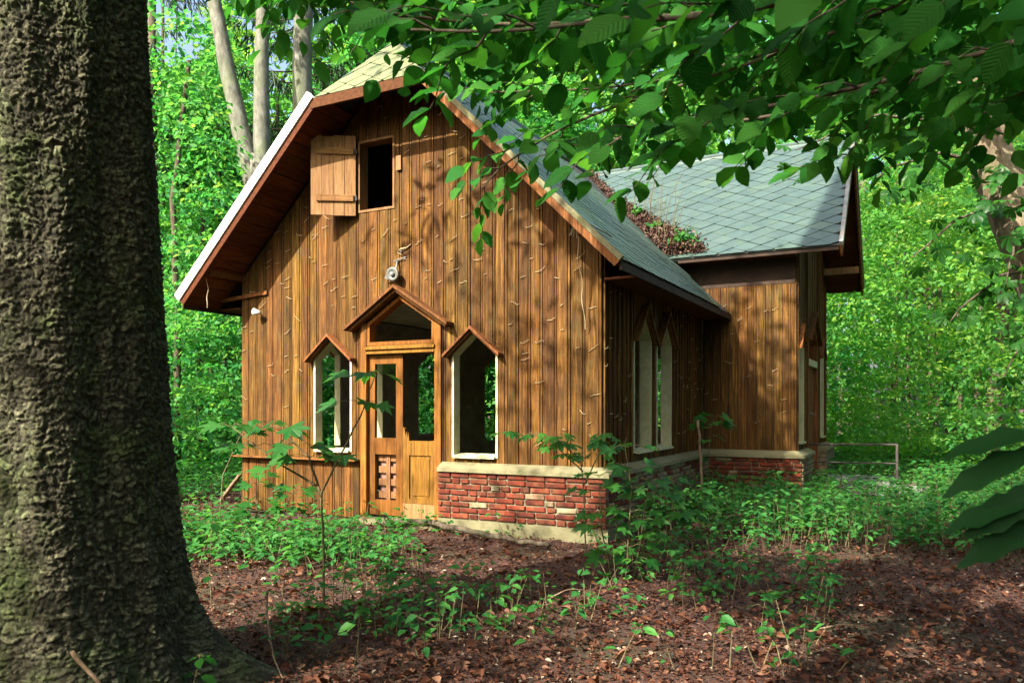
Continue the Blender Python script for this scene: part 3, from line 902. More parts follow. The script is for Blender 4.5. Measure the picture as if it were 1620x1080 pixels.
# wing eave and gable overhang
mb = MB(); mb.box(-0.3, 2.04, YE2 + 0.03, YE2 + 0.05, ZE2 - 0.07, ZE2 - 0.025); mb.build('eave_fascia', M['dark'], roof)
mb = MB(); mb.box(-0.3, 1.43, YE2 + 0.055, 4.44, ZE2 - 0.06, ZE2 - 0.035); mb.build('eave_soffit', M['soffit'], roof)
def along_x(mb, a, b_, u, lo, hi, x0, x1):
    a, b_, u = Vector(a), Vector(b_), Vector(u)
    q = [a + u * lo, b_ + u * lo, b_ + u * hi, a + u * hi]
    mb.prism([(x0, p.y, p.z) for p in q], [(x1, p.y, p.z) for p in q])
gN, gA, gF = (0, YE2, ZE2), (0, YC, ZR), (0, 2 * YC - YE2, ZE2)
for a, b_, u in ((gN, gA, nC), (gF, gA, nB)):
    mb = MB(); along_x(mb, a, b_, u, -0.20, -0.01, 2.052, 2.085); mb.build('barge_board', M['trim'], roof)
    mb = MB(); along_x(mb, a, b_, u, -0.012, 0.045, 2.050, 2.105); mb.build('flashing', M['metal'], roof)
for a, b_, u in ((gN, gA, nC), (gF, gA, nB)):
    a, b_ = Vector(a), Vector(b_); LN = (b_ - a).length; e = (b_ - a).normalized(); sx = 0.0
    while sx < LN - 0.1:
        p, q = a + e * sx, a + e * min(sx + 0.16, LN)
        mb = MB(); along_x(mb, p, q, u, -0.085, -0.06, 1.445, 2.05); mb.build('soffit_plank', M['soffit'], roof)
        sx += 0.168
mb = MB(); mb.box(1.44, 2.05, 7.95, 8.06, 3.98, 4.10); mb.build('purlin_end', M['shutter'], house)
# ridge caps
mb = MB(); mb.tube([(CX, 0.0, ZR + 0.0), (CX, 6.3, ZR + 0.0)], 0.05, 8); mb.build('ridge_cap', M['slate'], roof)
mb = MB(); mb.tube([(CX + 0.1, YC, ZR + 0.0), (2.05, YC, ZR + 0.0)], 0.05, 8); mb.build('ridge_cap', M['slate'], roof)

# ---- shutter
sh = empty('shutter')
sh.parent = house; sh.location = (-3.36, -0.03, 3.93); sh.rotation_euler = (0, 0, R(31))
sx = -0.575
for k in range(4):
    wd = 0.14375
    mb = MB(); mb.box(sx + 0.003, sx + wd - 0.003, -0.028 + random.uniform(-.002, .002), 0.0, random.uniform(-0.015, 0.0), 1.01 + random.uniform(-.01, .01)); mb.build('board', M['shutter'], sh)
    sx += wd
for z0 in (0.17, 0.77):
    mb = MB(); mb.box(-0.50, -0.03, -0.052, -0.030, z0, z0 + 0.08); mb.build('batten', M['batten'], sh)
mb = MB(); mb.box(-0.03, 0.012, -0.034, -0.029, 0.18, 0.24); mb.box(-0.03, 0.012, -0.034, -0.029, 0.78, 0.84); mb.build('hinge', M['rust'], sh)
mb = MB(); mb.box(-2.735, -2.66, -0.03, 0.0, 4.42, 4.60); mb.build('wooden_catch', M['shutter'], house)

# ---- porch
st = empty('porch_step', hw(2.15, 6.35, 0), RZ)
tag(st, 'low concrete porch slab beside the wing door at the gable end', 'porch')
mb = MB(); mb.box(-0.56, 0.62, -0.72, 0.55, 0.20, 0.28); mb.build('slab', M['slab'], st)
mb = MB(); mb.box(-0.50, 0.95, -0.66, 0.50, -0.2, 0.195); mb.build('base', M['mortar'], st)
mb = MB(); mb.box(-0.56, 1.05, -0.80, -0.725, 0.06, 0.245); mb.build('kerb', M['slab'], st)
rl = empty('porch_railing', hw(1.5, 5.75, 0), RZ)
tag(rl, 'thin rusty two-bar railing beside the porch slab', 'railing')
mb = MB(); mb.tube([(-0.06, 0, 0.85), (1.25, 0.02, 0.87)], 0.017, 8); mb.build('top_rail', M['rust'], rl)
mb = MB(); mb.tube([(0.02, 0, 0.56), (1.25, 0.02, 0.57)], 0.013, 8); mb.build('lower_rail', M['rust'], rl)
mb = MB(); mb.tube([(1.25, 0.02, -0.1), (1.25, 0.02, 0.885)], 0.020, 8); mb.build('post', M['rust'], rl)

# ---- lamps on the front
lp = empty('wall_lamp', hw(-2.72, 0, 3.11), RZ)
tag(lp, 'round white floodlight above the front door gable', 'lamp')
mb = MB(); mb.lathe([(0.0, 0.02), (0.035, 0.015), (0.055, 0.03), (0.085, 0.035), (0.088, 0.02), (0.07, -0.03), (0.04, -0.06), (0.0, -0.065)], (0, -0.10, 0), (0.1, -1, -0.1), 20); mb.build('housing', M['lampgrey'], lp, True)
mb = MB(); mb.lathe([(0.0, 0.05), (0.028, 0.047), (0.030, 0.03)], (0, -0.10, 0), (0.1, -1, -0.1), 16); mb.build('bulb', M['metal'], lp, True)
mb = MB(); mb.prism([(-0.17, -0.06, -0.035), (-0.05, -0.12, 0.05), (-0.05, -0.10, -0.06)], [(-0.17, -0.05, -0.035), (-0.05, -0.10, 0.05), (-0.05, -0.08, -0.06)]); mb.build('side_shade', M['metal'], lp)
mb = MB(); mb.tube([(0.01, -0.06, 0.07), (0.01, -0.04, 0.15), (-0.01, -0.012, 0.17)], 0.012, 6); mb.tube([(-0.05, -0.02, 0.18), (0.09, -0.02, 0.205), (0.13, -0.006, 0.22)], 0.008, 6); mb.build('bracket', M['metal'], lp)
lp2 = empty('spot_lamp', hw(-5.02, 0, 2.76), RZ)
tag(lp2, 'small pale cone-shaped spotlight near the left corner of the front', 'lamp')
mb = MB(); mb.lathe([(0.0, 0.0), (0.02, 0.0), (0.05, 0.10), (0.046, 0.102), (0.0, 0.06)], (0.04, -0.09, 0.0), (-0.9, -0.35, 0.15), 14); mb.build('shade', M['white'], lp2, True)
mb = MB(); mb.tube([(0.03, -0.09, 0), (0.02, -0.04, -0.03), (0.02, -0.0, -0.06)], 0.009, 6); mb.build('bracket', M['metal'], lp2)
cb = empty('cable_hook', hw(-2.68, 0, 3.42), RZ)
tag(cb, 'bent pale cable end on boards above the floodlight', 'cable')
mb = MB(); mb.tube([(-0.03, -0.01, 0.0), (0.02, -0.035, 0.01), (0.10, -0.015, 0.02), (0.16, -0.005, 0.06)], 0.009, 6); mb.build('wire', M['wire'], cb)
mb = MB(); mb.tube([(0.0, -0.02, -0.01), (0.06, -0.05, -0.03), (0.02, -0.04, -0.045)], 0.008, 6); mb.build('loop', M['metal'], cb)
for sx, lab, ln in ((-5.52, 'frayed cord hanging from the left purlin end under the eave', 0.55), (-0.17, 'loose pale cord hanging from right purlin end down the boards', 1.05)):
    wr = MB(); p0 = Vector((sx, -0.52 if sx < -3 else -0.30, 3.36))
    pts = [p0 + Vector((0.012 * math.sin(k * 1.3), 0.01 * math.cos(k * 0.9) + (0.24 * k / 12 if sx > -3 else 0), -ln * k / 12)) for k in range(13)]
    wr.tube(pts, 0.006, 5)
    for q in range(7):
        a = q * 0.9; wr.tube([p0, p0 + Vector((0.05 * math.cos(a), 0.03 * math.sin(a), 0.01)), p0 + Vector((0.08 * math.cos(a), 0.05 * math.sin(a), -0.05 - 0.02 * (q % 3)))], 0.005, 4)
    o = wr.build('hanging_cord', M['wire']); o.location = P0; o.rotation_euler = (0, 0, RZ)
    tag(o, lab, 'cord')

# dry tendrils clinging to the boards
td = MB()
def tendril(f, a, z, L_):
    sg = 1 if random.random() < 0.85 else -1; n_ = 6; pts = []
    tl = random.gauss(0.15, 0.22); kk = random.uniform(0.2, 0.8); dip = random.uniform(0.0, 0.20); a0 = a - 0.075 * sg
    for k in range(n_):
        q = k / (n_ - 1)
        pts.append(f(a0 + L_ * q * sg, 0.006 + 0.014 * math.sin(q * 3.0), z + L_ * (tl * q - dip * math.sin(min(q / kk, 1) * 3.14) + 0.18 * max(q - kk, 0)) + random.gauss(0, 0.003)))
    if random.random() < 0.25: pts[-1] = f(a0 + L_ * 0.92 * sg, 0.012, z + L_ * tl + random.choice((-1, 1)) * 0.03)
    td.tube(pts, [0.0032, 0.0038, 0.0036, 0.0034, 0.0028, 0.0015], 4)
rt = random.Random(3)
cols = np.arange(-5.36, -0.02, 0.165)
for ca in cols:
    zt = top_front(ca) - 0.1
    z = 0.9 + rt.uniform(0, 0.5)
    while z < zt:
        if not any(o['a0'] - 0.15 < ca < o['a1'] + 0.15 and o['z0'] - 0.1 < z < prof(o, min(max(ca, o['a0']), o['a1'])) + 0.2 for o in OPF):
            if rt.random() < (0.5 if z > 1.9 else 0.2): tendril(f_front, ca + rt.uniform(-.02, .02), z, rt.uniform(0.04, 0.14))
        z += rt.uniform(0.06, 0.5)
for ca in np.arange(0.1, 4.3, 0.15):
    for q in range(3): 
        zz_ = rt.uniform(0.95, 3.1)
        if not any(o['a0'] - 0.12 < ca < o['a1'] + 0.12 for o in OPS): tendril(lambda a, d, z: f_side(a, d + 0.02, z), ca, zz_, 0.09)
for ca in np.arange(0.1, 1.4, 0.13):
    for q in range(2): tendril(f_cross, ca, rt.uniform(0.95, 3.2), 0.09)
o = td.build('dry_tendrils', M['wire'], None, True, False); o.location = P0; o.rotation_euler = (0, 0, RZ)
tag(o, 'pale dry creeper tendrils clinging to the wall boards', 'tendrils', kind='stuff')

# leaf heap in the roof valley
hp = []
vd = Vector((-0.43 - CX, YE2 - YC, ZE2 - ZR))                # valley direction, downwards
nv = 9000
q = rng.random(nv) ** 0.55
base = np.array([CX, YC, ZR])[None] + q[:, None] * np.array(vd)[None] * 0.99
wv = 0.04 + 0.34 * np.clip((q - 0.45) / 0.45, 0, 1)
tt = rng.random(nv)
onC = np.column_stack([np.full(nv, 1.0), np.zeros(nv), np.zeros(nv)])
pos = base + onC * (tt * wv * 1.9 - 0.10)[:, None]
# height of the heap over the higher of both roof planes
zp = np.maximum(ZE + (0.45 - pos[:, 0]) * SL, ZE2 + (pos[:, 1] - YE2) * SL2)
pos[:, 1] += rng.normal(0, 0.08, nv) - 0.05 * (wv > 0.2)
zp = np.maximum(ZE + (0.45 - pos[:, 0]) * SL, ZE2 + (pos[:, 1] - YE2) * SL2)
pos[:, 2] = zp + 0.03 + rng.random(nv) * wv * 0.55 * np.sin(np.clip(tt, 0.02, 0.98) * np.pi)
keep = pos[:, 1] > YE2 + 0.02
pos = pos[keep]; nv = len(pos)
o = leaf_cloud('valley_leaf_heap', pos, rand_dirs(nv), rand_dirs(nv, 0.7), np.full(nv, 0.06) * (0.6 + 0.7 * rng.random(nv)), np.full(nv, 0.030), M['heap'], None, ((0.3, 0.9), (0.65, 0.9)), 0.25, 0.3)
o.location = P0; o.rotation_euler = (0, 0, RZ)
tag(o, 'heap of brown dead leaves lying in the roof valley', 'leaf heap', kind='stuff')
def roof_plant(frac, dx, n_, spread, lab):
    c = Vector((CX, YC, ZR)) + vd * frac + Vector((dx, 0, 0.15))
    P = np.array(c)[None] + rng.normal(0, spread, (n_, 3)) * np.array([1, 0.7, 0.6])
    o = leaf_cloud('roof_plant', P, rand_dirs(n_, 0.5), rand_dirs(n_, 0.8), 0.05 + 0.04 * rng.random(n_), 0.035 + 0.02 * rng.random(n_), M['herb'], None, ((0.3, 0.9), (0.65, 0.8)))
    o.location = P0; o.rotation_euler = (0, 0, RZ)
    tag(o, lab, 'plant')
roof_plant(0.93, 0.34, 260, 0.10, 'largest green plant at the lower end of the leaf heap')
roof_plant(0.77, 0.16, 70, 0.05, 'small green plant in the middle of the roof leaf heap')
roof_plant(0.60, 0.10, 60, 0.045, 'tiny green plant at upper end of the roof leaf heap')
gs = MB()
for k in range(26):
    fr = random.uniform(0.5, 0.97); b0 = Vector((CX, YC, ZR)) + vd * fr + Vector((random.uniform(0.0, 0.45), 0, 0.05))
    hgt = random.uniform(0.4, 1.15); lean = Vector((random.uniform(-.1, .45), random.uniform(-.1, .1), 0))
    gs.tube([b0 + lean * (q / 4) ** 2 * hgt + Vector((0, 0, hgt * q / 4)) for q in range(5)], [0.005, 0.0045, 0.004, 0.003, 0.0015], 4)
o = gs.build('dry_grass_stalks', M['stem'], None, True, False); o.location = P0; o.rotation_euler = (0, 0, RZ)
tag(o, 'thin grass stalks growing out of the roof leaf heap', 'grass', kind='stuff')

# ================================================================== vegetation
PI = math.pi
def shadow_xy(P):
    """where the sun drops a point on the ground"""
    return P[:, 0] - P[:, 2] * SUN.x / SUN.z, P[:, 1] - P[:, 2] * SUN.y / SUN.z

# ---- the great spruce trunk at the left
def hash2(i, j, k):
    h = np.sin(i * 127.1 + j * 311.7 + k * 74.7) * 43758.5453
    return h - np.floor(h)
def vnoise(x, y, k=0):
    xi, yi = np.floor(x), np.floor(y); xf, yf = x - xi, y - yi
    xf = xf * xf * (3 - 2 * xf); yf = yf * yf * (3 - 2 * yf)
    a, b_, c, d_ = hash2(xi, yi, k), hash2(xi + 1, yi, k), hash2(xi, yi + 1, k), hash2(xi + 1, yi + 1, k)
    return (a * (1 - xf) + b_ * xf) * (1 - yf) + (c * (1 - xf) + d_ * xf) * yf
def worley(x, y, k=0):
    xi, yi = np.floor(x), np.floor(y)
    f1 = np.full(x.shape, 9.0); f2 = np.full(x.shape, 9.0); cid = np.zeros(x.shape)
    for di in (-1, 0, 1):
        for dj in (-1, 0, 1):
            ci, cj = xi + di, yi + dj
            px = ci + 0.1 + 0.8 * hash2(ci, cj, k); py = cj + 0.1 + 0.8 * hash2(ci, cj, k + 5)
            dd = np.hypot(px - x, py - y); h = hash2(ci, cj, k + 9)
            nearer = dd < f1
            f2 = np.where(nearer, f1, np.minimum(f2, dd)); cid = np.where(nearer, h, cid); f1 = np.where(nearer, dd, f1)
    return f1, f2, cid

TC = (-2.30, 3.90)
nt_, nz_ = 640, 760
zz = np.concatenate([np.linspace(-0.25, 4.3, nz_ - 12), np.linspace(4.8, 26, 12)])
th = np.linspace(0, 2 * PI, nt_, endpoint=False)
TH_, ZZ = np.meshgrid(th, zz)
rad = np.interp(zz, [-0.25, 0.0, 0.3, 0.8, 1.5, 3.5, 8, 26], [0.74, 0.70, 0.62, 0.555, 0.510, 0.430, 0.33, 0.10])[:, None] * np.ones_like(TH_)
zc = np.maximum(ZZ, 0)
for ang, amp, wdt, dec in ((R(20), 0.40, 0.25, 0.20), (R(-50), 0.26, 0.3, 0.25), (R(-110), 0.30, 0.35, 0.35), (R(170), 0.35, 0.35, 0.3), (R(85), 0.25, 0.3, 0.3), (R(-15), 0.12, 0.2, 0.6)):
    dd = (TH_ - ang + PI) % (2 * PI) - PI
    rad += amp * np.exp(-(dd / wdt) ** 2) * np.exp(-zc / dec)
rad += 0.018 * np.sin(TH_ * 5 + ZZ * 0.7) + 0.012 * np.sin(TH_ * 9 - ZZ * 1.3)
sx_ = TH_ * 0.52; sz_ = ZZ
wx = sx_ + 0.035 * (vnoise(sx_ * 14, sz_ * 9, 1) - 0.5) + 0.02 * (vnoise(sx_ * 40, sz_ * 30, 2) - 0.5)
wz = sz_ + 0.05 * (vnoise(sx_ * 12, sz_ * 11, 3) - 0.5) + 0.02 * (vnoise(sx_ * 40, sz_ * 34, 4) - 0.5)
f1, f2, cid = worley(wx / 0.030, wz / 0.034, 1)
g1, g2, cid2 = worley(wx / 0.016 + 7, wz / 0.014, 21)
plate = np.clip((f2 - f1) / 0.22, 0, 1); plate = plate * plate * (3 - 2 * plate) * (1.0 - 0.55 * ((wz / 0.034) % 1.0))
fine = np.clip((g2 - g1) / 0.4, 0, 1)
ridge = vnoise(sx_ * 15 + 0.8 * vnoise(sx_ * 3, sz_ * 1.5, 11), sz_ * 1.7, 12)
amt = np.where(ZZ > 4.3, 0.3, 1.0)
rad += amt * (0.015 * plate * (0.25 + 1.0 * cid) + 0.008 * fine * (0.2 + cid2) + 0.030 * (ridge - 0.5) + 0.008 * (vnoise(sx_ * 60, sz_ * 55, 6) - 0.5))
X = TC[0] + np.cos(TH_) * rad; Y = TC[1] + np.sin(TH_) * rad
V = np.stack([X, Y, ZZ], axis=2).reshape(-1, 3)
i0 = np.arange(nz_ - 1)[:, None] * nt_; j0 = np.arange(nt_)[None]; j1 = (j0 + 1) % nt_
quads = np.stack([i0 + j0, i0 + j1, i0 + nt_ + j1, i0 + nt_ + j0], axis=2).reshape(-1)
nq = (nz_ - 1) * nt_
flake = (0.55 * cid + 0.45 * cid2)[:-1].ravel()
me = raw_mesh('trunk', V, quads, np.arange(nq) * 4, np.full(nq, 4), M['spruce_bark'], flake)
sp = empty('spruce_tree')
tag(sp, 'huge dark spruce trunk with flaky bark filling the left edge', 'tree')
link(bpy.data.objects.new('trunk', me), sp)
cz = rng.uniform(19.5, 27, 150)
ca = rng.random(150) * 2 * PI; cr = (27.5 - cz) * 0.30 * np.sqrt(rng.random(150))
shade_clump = np.array([-2.7, 5.6, 9.2])[None] + rng.normal(0, 1, (70, 3)) * np.array([0.75, 0.6, 0.7])[None]  # unseen needle clump, added to keep sun off the wing wall
P, T, N, L, W, rn = sprays(np.concatenate([np.column_stack([TC[0] + np.cos(ca) * cr, TC[1] + np.sin(ca) * cr, cz]), shade_clump]), np.full(220, 0.6), 22, 0.3, 0.2, 0.6)
leaf_cloud('crown', P, T, N, L, L * 0.25, M['needle'], sp, rnd=rn)
# twigs lying on and against the spruce root
def stick(name, pts, r0, lab, cat, mat='dead_wood', sides=7, r1=None):
    mb = MB(); n_ = len(pts); r1 = r0 * 0.6 if r1 is None else r1
    # smooth the few given points
    P = [Vector(p) for p in pts]; out = []
    for i in range(n_ - 1):
        p0, p1, p2, p3 = P[max(i - 1, 0)], P[i], P[i + 1], P[min(i + 2, n_ - 1)]
        for q in range(5):
            t_ = q / 5
            out.append(0.5 * ((2 * p1) + (p2 - p0) * t_ + (2 * p0 - 5 * p1 + 4 * p2 - p3) * t_ ** 2 + (3 * p1 - p0 - 3 * p2 + p3) * t_ ** 3))
    out.append(P[-1])
    for i, p in enumerate(out):
        if 0 < i < len(out) - 1: p += Vector((random.uniform(-1, 1), random.uniform(-1, 1), random.uniform(-1, 1))) * r0 * 0.35
    mb.tube(out, [r0 + (r1 - r0) * i / (len(out) - 1) for i in range(len(out))], sides)
    o = mb.build(name, M[mat], None, True)
    return tag(o, lab, cat)
stick('fallen_log', [(-1.65, 9.62, 0.05), (-1.0, 9.35, 0.075), (-0.45, 8.75, 0.06), (0.02, 8.30, 0.05), (0.38, 8.05, 0.03)], 0.042, 'long thin bent log lying in front of the cabin door', 'log', 'brown_bark', r1=0.025)
stick('root_twig', [(-1.86, 3.30, 0.42), (-1.72, 3.26, 0.30), (-1.60, 3.28, 0.14), (-1.55, 3.32, -0.02)], 0.010, 'bent bare twig leaning against the spruce root', 'twig')
stick('bare_twig', [(-1.48, 4.72, 0.34), (-1.44, 4.60, 0.20), (-1.33, 4.36, 0.06), (-1.22, 4.16, 0.01)], 0.007, 'pale thin bent twig right of the spruce root', 'twig')
stick('leaning_plank', [(-4.55, 12.2, 0.0), (-4.20, 11.75, 0.30), (-3.92, 11.35, 0.52)], 0.035, 'grey wooden pole leaning against left cabin corner', 'pole', sides=4, r1=0.03)
stick('fallen_stick', [(2.55, 9.6, 0.05), (3.0, 10.1, 0.13), (3.5, 10.6, 0.22)], 0.016, 'pale straight stick lying in undergrowth below the wing', 'stick')
for k, (x, y, a_, ln, lab) in enumerate(((0.30, 5.9, 0.7, 0.35, 'short grey twig on leaf litter in the centre foreground'), (-0.5, 5.1, 2.3, 0.5, 'thin brown twig lying on litter right of the spruce root'), (1.9, 5.0, 0.2, 0.45, 'dark twig lying on bare litter at lower right centre'))):
    stick('ground_twig', [(x, y, 0.02), (x + math.cos(a_) * ln * 0.5, y + math.sin(a_) * ln * 0.5, 0.05), (x + math.cos(a_) * ln, y + math.sin(a_) * ln, 0.02)], 0.007, lab, 'twig')

# ---- generic trees
def limb_pts(a, b_, sag, n_=7, wob=0.04):
    a, b_ = Vector(a), Vector(b_); out = []
    for i in range(n_):
        t_ = i / (n_ - 1)
        p = a.lerp(b_, t_); p.z += sag * math.sin(t_ * PI)
        if 0 < i < n_ - 1: p += Vector((random.uniform(-1, 1), random.uniform(-1, 1), random.uniform(-1, 1))) * wob
        out.append(p)
    return out
def ground_tree(name, lab, trunk, r0, r1, bark, limbs=(), crown=None, group=None, cat='tree'):
    t_ = empty(name, (trunk[0][0], trunk[0][1], 0)); off = Vector(t_.location)
    tag(t_, lab, cat, group)
    mb = MB(); n_ = len(trunk); pts = []
    P = [Vector(p) - off for p in trunk]
    for i in range(n_ - 1):
        for q in range(4): pts.append(P[i].lerp(P[i + 1], q / 4) + Vector((random.uniform(-1, 1), random.uniform(-1, 1), 0)) * r0 * 0.12)
    pts.append(P[-1])
    rr = [r0 + (r1 - r0) * i / (len(pts) - 1) for i in range(len(pts))]; rr[0] *= 1.35
    mb.tube(pts, rr, 12); mb.build('trunk', M[bark], t_, True)
    for (lp_, ra, rb) in limbs:
        mb = MB(); mb.tube([Vector(p) - off for p in lp_], [ra + (rb - ra) * i / (len(lp_) - 1) for i in range(len(lp_))], 9); mb.build('limb', M[bark], t_, True)
    if crown is not None:
        P, T, N, L, W, rn, mat = crown
        leaf_cloud('crown', P - np.array(off)[None], T, N, L, W, M[mat], t_, rnd=rn)
    return t_
def crown_sprays(c, rx, ry, rz_, n_, per, size, r_spray, mat, filt=None, tilt=0.5):
    d = rand_dirs(n_); rr = rng.random(n_) ** (1 / 2.4)
    ctr = np.array(c)[None] + d * rr[:, None] * np.array([rx, ry, rz_])[None]
    if filt is not None: ctr = ctr[filt(ctr)]
    P, T, N, L, W, rn = sprays(ctr, r_spray * (0.6 + 0.8 * rng.random(len(ctr))), per, size, 0.12, 0.35, tilt)
    return P, T, N, L, W, rn, mat

# beeches behind the camera: they shade the foreground, the cabin front stays in the sun
FLECKS = ((-2.2, 6.6, 0.75), (-1.5, 5.4, 0.40), (-0.6, 6.2, 0.3), (0.5, 6.7, 0.35), (2.2, 4.9, 0.50), (1.2, 4.45, 0.40), (-3.4, 8.2, 0.9), (3.2, 8.3, 0.5), (4.0, 6.2, 0.35), (-1.9, 8.0, 0.5))
def hits_front(c, pad=0.35, where=False):
    """does the shadow of these points fall on the cabin front?"""
    hx, hy = math.cos(RZ), math.sin(RZ)
    dx, dy = c[:, 0] - P0.x, c[:, 1] - P0.y
    lx, ly = dx * hx + dy * hy, -dx * hy + dy * hx          # cabin axes
    sx_, sy_ = -(SUN.x * hx + SUN.y * hy), -(-SUN.x * hy + SUN.y * hx)
    t_ = -ly / sy_
    fx, fz = lx + sx_ * t_, c[:, 2] - SUN.z * t_
    hit = (t_ > 0) & (fx > -5.5 - pad) & (fx < 0.1 + pad) & (fz > -0.25 - pad) & (fz < 6.2 + pad)
    if not where: return hit
    return hit, fx, fz
def keep_front_lit(c):
    sxx, syy = shadow_xy(c)
    hit, fx_, fz_ = hits_front(c, 0.35, True)
    sunny = ((fx_ > -1.25) & (fx_ < -0.2) & (fz_ > 2.1) & (fz_ < 3.7)) | ((fx_ < -3.3) & (fz_ < 1.7)) | ((fx_ > -3.5) & (fx_ < -1.9) & (fz_ > 3.2)) | ((fx_ < -4.2) & (fz_ < 2.8))
    ok = ~hit | (rng.random(len(c)) < np.where(sunny, 0.03, 0.27))
    ok &= (syy < 9.5) | hits_front(c) | (sxx > 1.0)
    el = (c[:, 2] - 1.45) / np.maximum(c[:, 1], 0.01)
    ok &= (c[:, 1] < 0.5) | (el > 0.62)
    for fx, fy, fr in FLECKS: ok &= np.hypot(sxx - fx, syy - fy) > fr + 0.85
    return ok
c1 = crown_sprays((-5.6, -2.6, 8.6), 8.5, 7.5, 3.6, 1500, 34, 0.12, 0.62, 'leaf_crown', keep_front_lit)
k_ = 170                                                   # leaf clump added on the sun line to shade the near shoot
low = np.array([0.75, 1.05, 1.35])[None] + np.array(SUN)[None] * rng.uniform(5.5, 8.5, k_)[:, None] + rng.normal(0, 0.45, (k_, 3))
c2 = sprays(low, np.full(k_, 0.5), 30, 0.12, 0.12, 0.35)
c1 = tuple(np.concatenate([a_, b_]) for a_, b_ in zip(c1[:6], c2)) + (c1[6],)
ground_tree('beech_tree', 'broad beech standing behind the viewer and shading the foreground', [(-7.0, -6.0, -0.1), (-6.9, -5.8, 3), (-6.5, -5.0, 6), (-6.0, -4.2, 9), (-5.8, -4.0, 12)], 0.36, 0.08, 'beech_bark', crown=c1)

# ---- near leaves as objects
def leaf_mesh(name, outline, L_, mat, fold=0.16, droop=0.25, curl=0.0, petiole=0.12):
    """a leaf along +x, outline = (t, half width) from base to tip, folded on the midrib"""
    V = [(0, 0, 0)]; F = []
    k = len(outline)
    mid = []
    def dz(t_): return -droop * L_ * t_ * t_
    for (t_, w_) in outline: V.append((L_ * t_, 0, dz(t_))); mid.append(len(V) - 1)
    V.append((L_, 0, dz(1.0))); tip = len(V) - 1
    sides_ = []
    for sg in (1, -1):
        s_ = []
        for i, (t_, w_) in enumerate(outline):
            V.append((L_ * t_, sg * L_ * w_, dz(t_) + fold * L_ * w_ + curl * L_ * math.sin(i * 2.4) * 0.02)); s_.append(len(V) - 1)
        sides_.append(s_)
        F.append((0, s_[0], mid[0]) if sg > 0 else (0, mid[0], s_[0]))
        for i in range(k - 1):
            F.append((mid[i], s_[i], s_[i + 1], mid[i + 1]) if sg > 0 else (mid[i], mid[i + 1], s_[i + 1], s_[i]))
        F.append((mid[-1], s_[-1], tip) if sg > 0 else (mid[-1], tip, s_[-1]))
    if petiole:
        b_ = len(V); r_ = L_ * 0.012
        V += [(-L_ * petiole, 0, 0), (0, r_, 0.001), (0, -r_, 0.001)]; F.append((b_, b_ + 1, b_ + 2))
    me_ = bpy.data.meshes.new(name); me_.from_pydata(V, [], F); me_.materials.append(mat)
    me_.polygons.foreach_set('use_smooth', [True] * len(F)); me_.update()
    return me_
OV = [(0.06, 0.16), (0.17, 0.28), (0.32, 0.36), (0.48, 0.365), (0.63, 0.32), (0.77, 0.235), (0.89, 0.13), (0.96, 0.05)]
def jag(o, a): return [(t_, w_ * (1 + a * (1 if i % 2 else -1))) for i, (t_, w_) in enumerate(o)]
BEECH = [leaf_mesh('leaf', jag(OV, a), 1.0, M['leaf_near'], f, d, 1.0, 0.1) for a, f, d in ((0.03, 0.2, 0.18), (-0.04, 0.08, 0.3), (0.05, 0.3, 0.08), (0.0, 0.02, 0.42))]
def place_leaf(me_, parent, pos, tdir, nrm, size, inv=None):
    T = Vector(tdir).normalized(); N = Vector(nrm); N = (N - T * N.dot(T)).normalized(); B = N.cross(T)
    o = bpy.data.objects.new('leaf', me_); link(o, parent)
    m_ = Matrix((T, B, N)).transposed().to_4x4()
    o.matrix_local = Matrix.Translation(Vector(pos)) @ m_ @ Matrix.Scale(size, 4)
    return o
def join_leaves(items, name, mat, parent, mats):
    """many near leaves in one mesh (past the first 300)"""
    V = []; lo = []; stt = []; tot = []; rn = []; base = 0; nl = 0
    for (me_, pos, T, N, size) in items:
        T = Vector(T).normalized(); N = Vector(N); N = (N - T * N.dot(T)).normalized(); B = N.cross(T)
        m_ = Matrix((T, B, N)).transposed()
        co = np.array([v.co[:] for v in me_.vertices]) * size
        V.append(co @ np.array(m_).T + np.array(pos)[None])
        q = random.random()
        for p in me_.polygons:
            lo += [base + i for i in p.vertices]; stt.append(nl); tot.append(len(p.vertices)); nl += len(p.vertices); rn.append(q)
        base += len(co)
    me2 = raw_mesh(name, np.concatenate(V), lo, stt, tot, mat, rn, True)
    return link(bpy.data.objects.new(name, me2), parent)

